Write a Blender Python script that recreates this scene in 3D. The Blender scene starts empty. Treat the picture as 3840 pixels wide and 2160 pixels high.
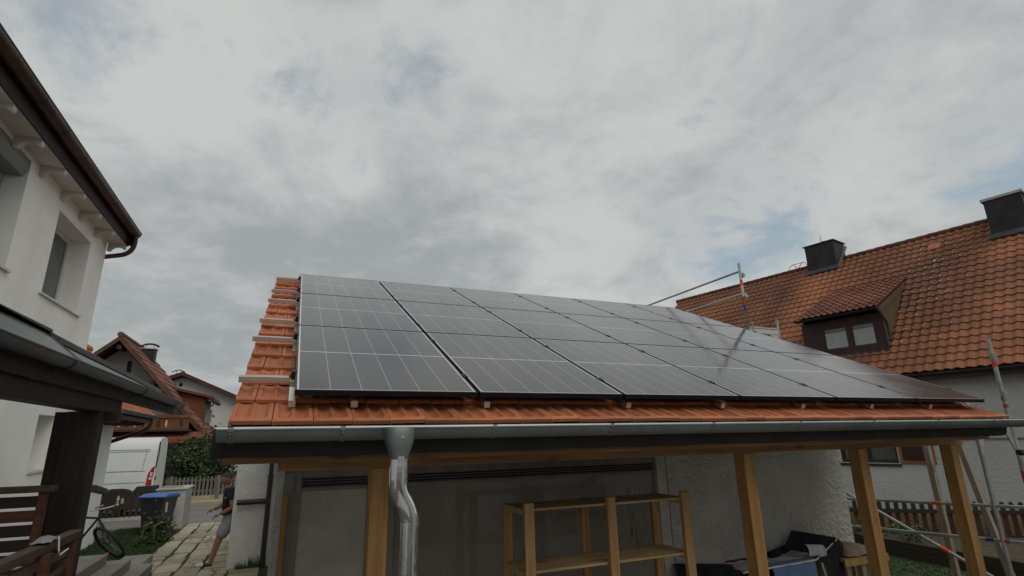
import bpy, bmesh, math, random
from mathutils import Vector, Matrix
random.seed(7)
R = math.radians
sc = bpy.context.scene
col = sc.collection

# ------------------------------------------------------------------ camera
cd = bpy.data.cameras.new('camera')
cam = bpy.data.objects.new('camera', cd); col.objects.link(cam); sc.camera = cam
cd.lens = 18.636; cd.sensor_width = 36.0; cd.clip_start = 0.05; cd.clip_end = 2000
rt = Vector((0.92268, -0.38507, -0.01964)); up = Vector((-0.08707, -0.25770, 0.96229)); fw = Vector((0.37561, 0.88618, 0.27131))
m = Matrix((rt, up, -fw)).transposed().to_4x4(); m.translation = (0, 0, 2.35)
cam.matrix_world = m

# ------------------------------------------------------------------ light
SUN_EL, SUN_AZ = 48.0, 160.0          # compass azimuth, measured from +Y clockwise
sd = bpy.data.lights.new('sun', 'SUN'); sun = bpy.data.objects.new('sun', sd); col.objects.link(sun)
sd.energy = 0.75; sd.angle = R(42); sd.color = (1.0, 0.95, 0.88)
sdir = Vector((math.sin(R(SUN_AZ)) * math.cos(R(SUN_EL)), math.cos(R(SUN_AZ)) * math.cos(R(SUN_EL)), math.sin(R(SUN_EL))))
sun.rotation_euler = sdir.to_track_quat('Z', 'Y').to_euler(); sun.location = (0, 0, 30)
sc.view_settings.view_transform = 'Standard'; sc.view_settings.look = 'None'
sc.view_settings.gamma = 1.0; sc.view_settings.use_curve_mapping = False
sc.view_settings.exposure = 0.5

w = bpy.data.worlds.new('World'); sc.world = w; w.use_nodes = True
nt = w.node_tree; N = nt.nodes; L = nt.links; N.clear()
def nd(t, **k):
    n = N.new(t)
    for a, b in k.items():
        if a.startswith('i_'):
            key = a[2:]; n.inputs[int(key) if key.isdigit() else key].default_value = b
        else: setattr(n, a, b)
    return n
def mth(op, a, b=None, c=None, clamp=False):
    n = N.new('ShaderNodeMath'); n.operation = op; n.use_clamp = clamp
    for i, v in enumerate((a, b, c)):
        if v is None: continue
        if isinstance(v, (int, float)): n.inputs[i].default_value = v
        else: L.new(v, n.inputs[i])
    return n.outputs[0]
def vmt(op, a, b=None, s=None):
    n = N.new('ShaderNodeVectorMath'); n.operation = op
    for i, v in enumerate((a, b)):
        if v is None: continue
        if isinstance(v, (tuple, list)): n.inputs[i].default_value = v
        else: L.new(v, n.inputs[i])
    if s is not None: n.inputs['Scale'].default_value = s
    return n
sky = nd('ShaderNodeTexSky', sky_type='NISHITA', sun_disc=False)
sky.sun_elevation = R(SUN_EL); sky.sun_rotation = R(SUN_AZ); sky.air_density = 1.0; sky.dust_density = 1.5
tc = nd('ShaderNodeTexCoord')
dirn = vmt('NORMALIZE', tc.outputs['Generated']).outputs[0]
sep = nd('ShaderNodeSeparateXYZ'); L.new(dirn, sep.inputs[0])
zc = mth('MAXIMUM', sep.outputs[2], 0.0)
den = mth('ADD', zc, 0.30)
cmb = nd('ShaderNodeCombineXYZ')
L.new(mth('DIVIDE', sep.outputs[0], den), cmb.inputs[0]); L.new(mth('DIVIDE', sep.outputs[1], den), cmb.inputs[1])
cp = cmb.outputs[0]
def noise(scale, det, rough, dist=0.0, off=(0, 0, 0), src=None):
    a = vmt('ADD', src or cp, off)
    n = nd('ShaderNodeTexNoise'); n.inputs['Scale'].default_value = scale; n.inputs['Detail'].default_value = det
    n.inputs['Roughness'].default_value = rough; n.inputs['Distortion'].default_value = dist
    L.new(a.outputs[0], n.inputs['Vector']); return n.outputs['Fac']
def mrange(v, a, b, c=0.0, d=1.0, smooth=True):
    n = nd('ShaderNodeMapRange'); n.interpolation_type = 'SMOOTHSTEP' if smooth else 'LINEAR'
    for i, x in enumerate((a, b, c, d)): n.inputs[i + 1].default_value = x
    L.new(v, n.inputs[0]); return n.outputs[0]
def spot(d, c0, c1):
    dt = vmt('DOT_PRODUCT', dirn, d).outputs['Value']
    return mrange(dt, c0, c1)
n1 = noise(1.3, 10, 0.58, 0.5, (3.1, 1.7, 0.4))
n2 = noise(3.0, 10, 0.60, 0.8, (8.2, 4.4, 2.0))
n3 = noise(0.9, 8, 0.55, 0.6, (4.7, 2.0, 5.0))
n4 = noise(7.5, 6, 0.6, 0.3, (5.2, 0.3, 7.0))
# openings of blue between the clouds, at fixed bearings of the sky
blue = None
for d, c0, c1, sg in (((-0.062, 0.776, 0.628), 0.978, 0.999, .65), ((-0.287, 0.773, 0.565), 0.990, 1.0, .7),
                     ((0.135, 0.814, 0.565), 0.984, 0.9995, .8), ((0.03, 0.83, 0.555), 0.990, 1.0, .8), ((0.699, 0.612, 0.371), 0.986, 0.9985, 1.1),
                     ((0.714, 0.441, 0.544), 0.988, 1.0, .95), ((0.873, 0.316, 0.371), 0.985, 1.0, 1.0), ((0.636, 0.692, 0.342), 0.99, 1.0, .9),
                     ((0.66, 0.55, 0.51), 0.985, 1.0, .8), ((-.3, -.6, .75), .9, 1.0, .9), ((.6, -.5, .62), .9, 1.0, .9)):
    v = mth('MULTIPLY', spot(d, c0, c1), sg)
    blue = v if blue is None else mth('MAXIMUM', blue, v)
base = mth('ADD', mth('MULTIPLY', n1, 0.30), mth('ADD', mth('MULTIPLY', n2, 0.42), mth('MULTIPLY', n4, 0.28)))
gap = mth('ADD', mth('MULTIPLY', blue, 0.155), base)
gapf = mrange(gap, 0.575, 0.70)                        # 0 = cloud, 1 = clear
# brightness of the cloud layer
br = mth('ADD', mth('MULTIPLY', n3, 0.34), mth('ADD', mth('MULTIPLY', n2, 0.40), mth('MULTIPLY', n4, 0.26)))
for d, c0, c1, s in (((-0.178, 0.8, 0.573), 0.985, 1.0, .10), ((0.275, 0.692, 0.668), 0.955, 1.0, .02), ((0.463, 0.693, 0.553), 0.975, 1.0, .04),
                     ((0.501, 0.816, 0.29), 0.985, 1.0, .10), ((0.758, 0.61, 0.232), 0.97, 1.0, .06),
                     ((-0.175, 0.951, 0.255), 0.965, 1.0, -.05), ((-0.186, 0.974, 0.127), 0.98, 1.0, -.03), ((0.22, 0.93, 0.29), 0.975, 1.0, -.10), ((0.02, 0.95, 0.31), 0.985, 1.0, -.07), ((0.812, 0.412, 0.413), 0.98, 1.0, .04)):
    br = mth('ADD', br, mth('MULTIPLY', spot(d, c0, c1), s))
brf = mrange(br, 0.35, 0.62)
def mixc(f, a, b):
    n = nd('ShaderNodeMix', data_type='RGBA')
    L.new(f, n.inputs[0]) if not isinstance(f, float) else None
    for i, v in ((6, a), (7, b)):
        if isinstance(v, tuple): n.inputs[i].default_value = (*v, 1)
        else: L.new(v, n.inputs[i])
    return n.outputs[2]
CL = 1.0
cloud = mixc(brf, (2.85 * CL, 3.08 * CL, 3.14 * CL), (4.7 * CL, 4.8 * CL, 4.74 * CL))
skyb = vmt('MULTIPLY', sky.outputs[0], (0.80, .97, 0.86)).outputs[0]
clear = mixc(mrange(n4, 0.2, 0.9, 0.25, 0.6), skyb, cloud)
full = mixc(gapf, cloud, clear)
bg = nd('ShaderNodeBackground'); L.new(full, bg.inputs[0]); bg.inputs[1].default_value = 0.085
out = nd('ShaderNodeOutputWorld'); L.new(bg.outputs[0], out.inputs[0])

# ------------------------------------------------------------------ materials
def srgb(h):
    c = [int(h[i:i + 2], 16) / 255 for i in (0, 2, 4)]
    return tuple(x / 12.92 if x <= .04045 else ((x + .055) / 1.055) ** 2.4 for x in c)
def new_mat(name):
    mt = bpy.data.materials.new(name); mt.use_nodes = True; t = mt.node_tree
    return mt, t, t.nodes['Principled BSDF'], t.nodes, t.links
def mat(name, c, rough=0.7, metal=0.0, var=0.15, vscale=3.0, bump=0.0, bscale=40.0, spec=0.4, stretch=None, tint=0.0, c2=None, c2scale=1.5, c2lo=0.5, c2hi=0.65, bdist=0.01, rvar=0.0):
    mt, t, b, n, l = new_mat(name)
    tc_ = n.new('ShaderNodeTexCoord'); src = tc_.outputs['Object']
    if stretch:
        mp = n.new('ShaderNodeMapping'); mp.inputs['Scale'].default_value = stretch; l.new(src, mp.inputs[0]); src = mp.outputs[0]
    def nz(sc_, det=6, r=0.6):
        x = n.new('ShaderNodeTexNoise'); x.inputs['Scale'].default_value = sc_; x.inputs['Detail'].default_value = det; x.inputs['Roughness'].default_value = r
        l.new(src, x.inputs['Vector']); return x.outputs['Fac']
    def mx(f, a, bb, mode='MIX'):
        x = n.new('ShaderNodeMix'); x.data_type = 'RGBA'; x.blend_type = mode
        if isinstance(f, float): x.inputs[0].default_value = f
        else: l.new(f, x.inputs[0])
        for i, v in ((6, a), (7, bb)):
            if isinstance(v, tuple): x.inputs[i].default_value = (*v, 1)
            else: l.new(v, x.inputs[i])
        return x.outputs[2]
    def rng(v, a, bb, cc=0.0, d=1.0):
        x = n.new('ShaderNodeMapRange'); x.interpolation_type = 'SMOOTHSTEP'
        for i, y in enumerate((a, bb, cc, d)): x.inputs[i + 1].default_value = y
        l.new(v, x.inputs[0]); return x.outputs[0]
    dk = tuple(x * (1 - var) for x in c); lt = tuple(min(1, x * (1 + var)) for x in c)
    cc = mx(rng(nz(vscale), 0.3, 0.7), dk, lt)
    if c2: cc = mx(rng(nz(c2scale, 8, 0.65), c2lo, c2hi), cc, c2)
    if tint:
        at = n.new('ShaderNodeAttribute'); at.attribute_name = 'tint'
        f = rng(at.outputs['Fac'], 0.0, 1.0, 1 - tint, 1 + tint)
        v = n.new('ShaderNodeVectorMath'); v.operation = 'SCALE'; l.new(cc, v.inputs[0]); l.new(f, v.inputs['Scale']); cc = v.outputs[0]
    l.new(cc, b.inputs['Base Color']) if not isinstance(cc, tuple) else None
    b.inputs['Roughness'].default_value = rough; b.inputs['Metallic'].default_value = metal; b.inputs['Specular IOR Level'].default_value = spec
    if rvar: l.new(rng(nz(vscale * 2), .3, .7, max(0.02, rough - rvar), rough + rvar), b.inputs['Roughness'])
    if bump:
        bp = n.new('ShaderNodeBump'); bp.inputs['Strength'].default_value = bump; bp.inputs['Distance'].default_value = bdist
        l.new(nz(bscale, 5, 0.6), bp.inputs['Height']); l.new(bp.outputs[0], b.inputs['Normal'])
    mt['_b'] = 1
    return mt
def wood(name, c, var=0.30, axis='x', rough=0.6, knots=True, dark=None, spec=0.3):
    """sawn timber: stretched grain along an axis with a few knots"""
    mt, t, b, n, l = new_mat(name)
    tc_ = n.new('ShaderNodeTexCoord'); mp = n.new('ShaderNodeMapping')
    s = {'x': (1.2, 28, 28), 'y': (28, 1.2, 28), 'z': (28, 28, 1.2)}[axis]
    mp.inputs['Scale'].default_value = s; l.new(tc_.outputs['Object'], mp.inputs[0])
    nz = n.new('ShaderNodeTexNoise'); nz.inputs['Scale'].default_value = 1.0; nz.inputs['Detail'].default_value = 5; nz.inputs['Distortion'].default_value = 0.6
    l.new(mp.outputs[0], nz.inputs['Vector'])
    big = n.new('ShaderNodeTexNoise'); big.inputs['Scale'].default_value = 1.7; big.inputs['Detail'].default_value = 3; l.new(tc_.outputs['Object'], big.inputs['Vector'])
    ramp = n.new('ShaderNodeMix'); ramp.data_type = 'RGBA'
    mr = n.new('ShaderNodeMapRange'); mr.inputs[1].default_value = .3; mr.inputs[2].default_value = .7; l.new(nz.outputs['Fac'], mr.inputs[0]); l.new(mr.outputs[0], ramp.inputs[0])
    ramp.inputs[6].default_value = (*[x * (1 - var) for x in c], 1); ramp.inputs[7].default_value = (*[min(1, x * (1 + var)) for x in c], 1)
    o = ramp.outputs[2]
    m2 = n.new('ShaderNodeMix'); m2.data_type = 'RGBA'; m2.blend_type = 'MULTIPLY'; m2.inputs[0].default_value = 1.0
    mr2 = n.new('ShaderNodeMapRange'); mr2.inputs[1].default_value = .3; mr2.inputs[2].default_value = .7; mr2.inputs[3].default_value = .78; mr2.inputs[4].default_value = 1.1
    l.new(big.outputs['Fac'], mr2.inputs[0]); l.new(o, m2.inputs[6]); l.new(mr2.outputs[0], m2.inputs[7]); o = m2.outputs[2]
    if knots:
        vo = n.new('ShaderNodeTexVoronoi'); vo.inputs['Scale'].default_value = 1.0
        mp2 = n.new('ShaderNodeMapping'); s2 = {'x': (2.2, 5.5, 5.5), 'y': (5.5, 2.2, 5.5), 'z': (5.5, 5.5, 2.2)}[axis]
        mp2.inputs['Scale'].default_value = s2; l.new(tc_.outputs['Object'], mp2.inputs[0]); l.new(mp2.outputs[0], vo.inputs['Vector'])
        mr3 = n.new('ShaderNodeMapRange'); mr3.interpolation_type = 'SMOOTHSTEP'; mr3.inputs[1].default_value = .09; mr3.inputs[2].default_value = .25; mr3.inputs[3].default_value = .7; mr3.inputs[4].default_value = 0
        l.new(vo.outputs['Distance'], mr3.inputs[0])
        m3 = n.new('ShaderNodeMix'); m3.data_type = 'RGBA'; l.new(mr3.outputs[0], m3.inputs[0]); l.new(o, m3.inputs[6]); m3.inputs[7].default_value = (*(dark or [x * .3 for x in c]), 1); o = m3.outputs[2]
    l.new(o, b.inputs['Base Color']); b.inputs['Roughness'].default_value = rough; b.inputs['Specular IOR Level'].default_value = spec
    bp = n.new('ShaderNodeBump'); bp.inputs['Strength'].default_value = .25; bp.inputs['Distance'].default_value = .002; l.new(nz.outputs['Fac'], bp.inputs['Height']); l.new(bp.outputs[0], b.inputs['Normal'])
    return mt

M = {}
M['stucco_white'] = mat('stucco_white', (.82, .825, .79), .9, var=.07, vscale=.8, bump=.35, bscale=70, bdist=.01)
M['stucco_smooth'] = mat('stucco_smooth', (.76, .76, .73), .9, var=.04, vscale=1.2, bump=.12, bscale=60)
M['stucco_rough'] = mat('stucco_rough', (.62, .61, .55), .95, var=.12, vscale=2, bump=1.0, bscale=22, bdist=.09)
M['stucco_far'] = mat('stucco_far', (.72, .72, .69), .95, var=.08, vscale=2, bump=.9, bscale=20, bdist=.035)
M['stucco_neigh'] = mat('stucco_neigh', (.56, .56, .53), .95, var=.07, vscale=.7, bump=.7, bscale=14, bdist=.04)
M['paint_white'] = mat('paint_white', (.62, .60, .57), .6, var=.05)
M['soffit'] = mat('soffit', (.58, .55, .50), .7, var=.08)
M['tile'] = mat('clay_tile', (.44, .150, .068), .62, var=.10, vscale=5, bump=.25, bscale=120, bdist=.002, tint=.16, c2=(.40, .18, .10), c2scale=6, c2lo=.5, c2hi=.8, spec=.35)
M['zinc'] = mat('zinc', (.135, .152, .15), .42, metal=.45, var=.14, vscale=4, bump=.05, bscale=30, rvar=.08)
M['zinc_rim'] = mat('zinc_rim', (.42, .44, .46), .45, metal=.5, var=.1)
M['steel'] = mat('galvanised_pipe', (.86, .88, .90), .17, metal=1.0, var=.10, vscale=9, bump=.06, bscale=25, rvar=.07)
M['alu'] = mat('aluminium', (.66, .64, .60), .38, metal=.7, var=.06)
M['frame_black'] = mat('anodised_black', (.016, .016, .022), .35, metal=.4, var=.1)
M['clamp_black'] = mat('clamp_black', (.02, .02, .02), .5, metal=.3)
M['pine'] = wood('pine_post', (.35, .19, .066), axis='z')
M['pine_x'] = wood('pine_beam', (.27, .145, .06), axis='x')
M['pine_pale'] = wood('pine_shelf', (.44, .30, .15), axis='x')
M['pine_shelf_z'] = wood('pine_shelf_upright', (.40, .235, .10), axis='z')
M['pine_grey'] = wood('weathered_wood', (.27, .22, .16), axis='z')
M['dark_wood'] = wood('dark_stained_wood', (.022, .014, .010), axis='z', var=.3)
M['dark_wood_y'] = wood('dark_stained_beam', (.028, .020, .014), axis='y', var=.3)
M['brown_wood'] = wood('brown_stained_wood', (.085, .035, .018), axis='x', var=.3)
M['rail_wood'] = wood('weathered_brown_rail', (.075, .05, .036), axis='y', var=.3)
M['deck_black'] = mat('underlay_black', (.018, .016, .015), .8, var=.3, vscale=4, bump=.4, bscale=9, bdist=.02)
M['copper'] = mat('weathered_copper', (.075, .045, .036), .42, metal=.6, var=.4, vscale=2.2, c2=(.13, .065, .03), c2scale=1.3, c2lo=.45, c2hi=.7, rvar=.08)
M['copper_dark'] = mat('fascia_dark', (.022, .012, .012), .7, var=.2)
M['brown_pipe'] = mat('brown_plastic', (.045, .024, .022), .4, var=.1)
M['grey_box'] = mat('shutter_grey', (.20, .215, .21), .5, var=.06)
M['slats_grey'] = mat('shutter_slats', (.34, .36, .33), .5, var=.05)
M['pvc'] = mat('window_pvc', (.62, .62, .60), .35, var=.03)
def glass(name, c=(.02, .03, .03), rough=.05, spec=.6):
    return mat(name, c, rough, var=.2, vscale=1.5, spec=spec)
M['glass_dark'] = glass('glass_dark', (.085, .10, .092))
M['glass_roof'] = mat('canopy_glass', (.085, .105, .095), .4, var=.25, vscale=1.2, spec=.25)
M['glass_frame'] = mat('canopy_edge', (.055, .045, .033), .5, var=.2)
M['gutter_grey'] = mat('gutter_grey', (.085, .09, .105), .4, metal=.3, var=.12)
M['panel_grey'] = mat('wall_panel', (.38, .37, .31), .85, var=.12, vscale=2.5, bump=.3, bscale=25, bdist=.006)
M['frame_grey'] = mat('old_white_frame', (.20, .185, .16), .7, var=.15, vscale=6)
M['frame_white'] = mat('peeling_white_frame', (.42, .41, .37), .75, var=.12, vscale=5, c2=(.2, .18, .15), c2scale=18, c2lo=.62, c2hi=.72)
M['slot'] = mat('vent_slot', (.012, .012, .012), .8)
M['yellow'] = mat('ochre_board', (.30, .17, .025), .7, var=.15)
M['neigh_tile'] = mat('weathered_tile', (.225, .088, .042), .8, var=.25, vscale=.55, bump=.3, bscale=60, bdist=.004, tint=.28, c2=(.15, .066, .038), c2scale=.33, c2lo=.45, c2hi=.7)
M['dormer_tile'] = mat('dormer_tile', (.17, .062, .036), .8, var=.25, vscale=.9, bump=.3, bscale=60, tint=.25)
M['tile_new'] = mat('new_tile', (.42, .12, .07), .7, var=.06)
M['lichen'] = mat('lichen', (.45, .42, .37), .9)
M['slate'] = mat('chimney_cladding', (.030, .028, .030), .75, var=.3, vscale=2.5, bump=.3, bscale=8)
M['lead'] = mat('lead_flashing', (.055, .056, .066), .55, metal=.2, var=.2)
M['cap_light'] = mat('chimney_cap', (.42, .41, .40), .7)
M['dormer_wood'] = mat('dormer_brown', (.045, .024, .018), .65, var=.25)
M['olive'] = mat('dormer_cheek', (.095, .068, .034), .8, var=.15)
M['curtain'] = mat('lace_curtain', (.34, .37, .37), .25, var=.12, vscale=5, stretch=(6, 6, 1), spec=.5)
M['shutter_wood'] = mat('shutter_orange', (.26, .105, .04), .7, var=.2)
M['shutter_dark'] = mat('shutter_louvre', (.06, .025, .02), .7)
M['galva'] = mat('scaffold_tube', (.36, .38, .36), .5, metal=.6, var=.2, vscale=5, rvar=.1)
M['galva_light'] = mat('scaffold_alloy', (.50, .51, .47), .5, metal=.5, var=.1)
M['orange'] = mat('orange_band', (.75, .09, .03), .6); M['redband'] = mat('red_band', (.35, .05, .04), .6); M['blueband'] = mat('blue_band', (.04, .04, .22), .6)
M['fence_dark'] = wood('fence_brown', (.04, .028, .022), axis='z', knots=False)
M['fence_grey'] = wood('fence_grey', (.16, .15, .135), axis='z', knots=False)
M['plank_orange'] = wood('orange_plank', (.26, .13, .05), axis='x', knots=False)
M['sleeper'] = wood('timber_edging', (.05, .035, .024), axis='y', knots=False)
M['concrete'] = mat('concrete', (.42, .405, .36), .9, var=.12, vscale=2, bump=.3, bscale=30)
M['step'] = mat('stone_step', (.24, .225, .20), .85, var=.15, vscale=1.5, bump=.3, bscale=25)
M['cabinet'] = mat('metal_door_grey', (.24, .27, .28), .5, metal=.3, var=.1)
M['paving'] = mat('flagstone', (.40, .36, .26), .9, var=.15, vscale=2.2, bump=.4, bscale=18, tint=.2, c2=(.22, .16, .10), c2scale=1.1, c2lo=.55, c2hi=.68, stretch=(1, 3.5, 1))
M['soil'] = mat('soil', (.075, .058, .04), .95, var=.35, vscale=6, bump=.8, bscale=30, bdist=.03, c2=(.05, .07, .025), c2scale=2.5, c2lo=.5, c2hi=.6)
M['asphalt'] = mat('asphalt', (.17, .165, .15), .9, var=.15, vscale=1.5, bump=.3, bscale=80, stretch=(.4, 2, 1))
M['kerb'] = mat('kerbstone', (.36, .31, .20), .9, var=.15, vscale=3)
M['grass_base'] = mat('grass_base', (.035, .055, .018), .95, var=.35, vscale=5)
M['grass'] = mat('grass_blades', (.042, .078, .022), .75, var=.3, vscale=3, tint=.4)
M['leaf'] = mat('leaf', (.055, .095, .03), .6, var=.25, vscale=2, tint=.5, spec=.3)
M['leaf_dark'] = mat('leaf_dark', (.034, .044, .019), .6, var=.25, vscale=2, tint=.5, spec=.3)
M['bark'] = mat('bark', (.07, .05, .035), .9)
M['van_white'] = mat('van_paint', (.68, .70, .68), .3, var=.03, spec=.5)
M['van_seam'] = mat('van_seam', (.16, .17, .165), .6)
M['rubber'] = mat('rubber', (.018, .018, .018), .8)
M['rim'] = mat('wheel_rim', (.25, .25, .26), .4, metal=.6)
M['red_lamp'] = mat('tail_lamp_red', (.35, .02, .015), .25); M['lamp_clear'] = mat('tail_lamp_clear', (.6, .6, .6), .2)
M['bin_dark'] = mat('bin_plastic', (.022, .022, .03), .45, var=.1); M['bin_blue'] = mat('bin_lid_blue', (.035, .14, .42), .45, var=.1); M['sticker'] = mat('sticker', (.35, .35, .33), .6)
M['balcony'] = wood('balcony_brown', (.17, .062, .022), axis='z', knots=False)
M['awning'] = mat('awning_fabric', (.20, .06, .035), .85, var=.08)
M['house_wall'] = mat('gable_plaster', (.28, .265, .235), .9, var=.08, vscale=.6)
M['house_white'] = mat('far_plaster', (.50, .50, .47), .9, var=.04, vscale=.4)
M['roof_edge'] = mat('verge_board', (.10, .052, .03), .8, var=.2)
M['roof_dark'] = mat('dark_red_tile', (.12, .042, .036), .8, var=.2, tint=.3)
M['far_tile'] = mat('far_tile', (.17, .07, .042), .8, var=.25, tint=.3)
M['ornament'] = mat('ornament_white', (.5, .48, .44), .8)
M['skin'] = mat('skin', (.31, .155, .095), .55, var=.08, vscale=12)
M['hair'] = mat('hair_grey', (.06, .055, .05), .8, var=.3, vscale=40)
M['shirt'] = mat('navy_shirt', (.018, .020, .035), .85, var=.2, vscale=8)
M['shorts'] = mat('grey_shorts', (.27, .28, .30), .85, var=.12, vscale=9)
M['shoe_dark'] = mat('shoe_dark', (.02, .02, .025), .6); M['shoe_white'] = mat('shoe_white', (.6, .62, .66), .5); M['print_yellow'] = mat('print_yellow', (.55, .33, .05), .7)
M['cloth_black'] = mat('cloth_black', (.010, .009, .012), .9, var=.3, vscale=6, bump=.3, bscale=12, bdist=.01)
M['cloth_blue'] = mat('cloth_blue', (.10, .17, .29), .9, var=.1, vscale=5); M['cloth_white'] = mat('cloth_white', (.42, .44, .48), .85, var=.12, vscale=12)
M['cloth_red'] = mat('cloth_burgundy', (.10, .015, .02), .9, var=.2); M['cloth_beige'] = mat('cloth_beige', (.27, .21, .16), .95, var=.15, vscale=8)
M['rack_wire'] = mat('rack_wire', (.55, .55, .52), .4, metal=.3)
M['string'] = mat('string', (.5, .5, .48), .8)

# solar laminate: cells, busbars and white grid lines, all in the module's own coordinates
def laminate():
    mt, t, b, n, l = new_mat('solar_laminate')
    tc_ = n.new('ShaderNodeTexCoord'); s = n.new('ShaderNodeSeparateXYZ'); l.new(tc_.outputs['Object'], s.inputs[0])
    def M_(op, a, bb=None):
        x = n.new('ShaderNodeMath'); x.operation = op
        for i, v in enumerate((a, bb)):
            if v is None: continue
            if isinstance(v, (int, float)): x.inputs[i].default_value = v
            else: l.new(v, x.inputs[i])
        return x.outputs[0]
    X, Y = s.outputs[0], s.outputs[1]
    def lines(v, off, pitch, hw):          # 1 on the line
        a = M_('SUBTRACT', v, off); a = M_('DIVIDE', a, pitch); a = M_('FRACT', M_('ADD', a, 100.5)); a = M_('ABSOLUTE', M_('SUBTRACT', a, 0.5))
        return M_('LESS_THAN', a, hw / pitch)
    def near(v, c, hw): return M_('LESS_THAN', M_('ABSOLUTE', M_('SUBTRACT', v, c)), hw)
    white = lines(X, 0.567, 0.1825, 0.0022)
    mid = near(Y, 0.8715, 0.006)
    edge = M_('MAXIMUM', M_('LESS_THAN', X, .0215), M_('MAXIMUM', M_('GREATER_THAN', X, 1.1125), M_('MAXIMUM', M_('LESS_THAN', Y, .021), M_('GREATER_THAN', Y, 1.722))))
    strong = M_('MAXIMUM', mid, edge)
    faint = lines(Y, 0.8715, 0.0935, 0.002)
    bus = lines(X, 0.567, 0.0182, 0.0005)
    def mx(f, a, bb):
        x = n.new('ShaderNodeMix'); x.data_type = 'RGBA'; l.new(f, x.inputs[0])
        for i, v in ((6, a), (7, bb)):
            if isinstance(v, tuple): x.inputs[i].default_value = (*v, 1)
            else: l.new(v, x.inputs[i])
        return x.outputs[2]
    nz = n.new('ShaderNodeTexNoise'); nz.inputs['Scale'].default_value = 2.0; nz.inputs['Detail'].default_value = 6; l.new(tc_.outputs['Object'], nz.inputs['Vector'])
    c = mx(nz.outputs['Fac'], (.038, .037, .039), (.054, .051, .052))
    c = mx(bus, c, (.06, .055, .052)); c = mx(faint, c, (.085, .08, .075)); c = mx(white, c, (.34, .34, .33)); c = mx(strong, c, (.62, .62, .60))
    l.new(c, b.inputs['Base Color']); b.inputs['Specular IOR Level'].default_value = .5; b.inputs['IOR'].default_value = 1.5
    mr = n.new('ShaderNodeMapRange'); mr.inputs[1].default_value = .3; mr.inputs[2].default_value = .7; mr.inputs[3].default_value = .08; mr.inputs[4].default_value = .15
    l.new(nz.outputs['Fac'], mr.inputs[0]); l.new(mr.outputs[0], b.inputs['Roughness'])
    return mt
M['laminate'] = laminate()

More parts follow.
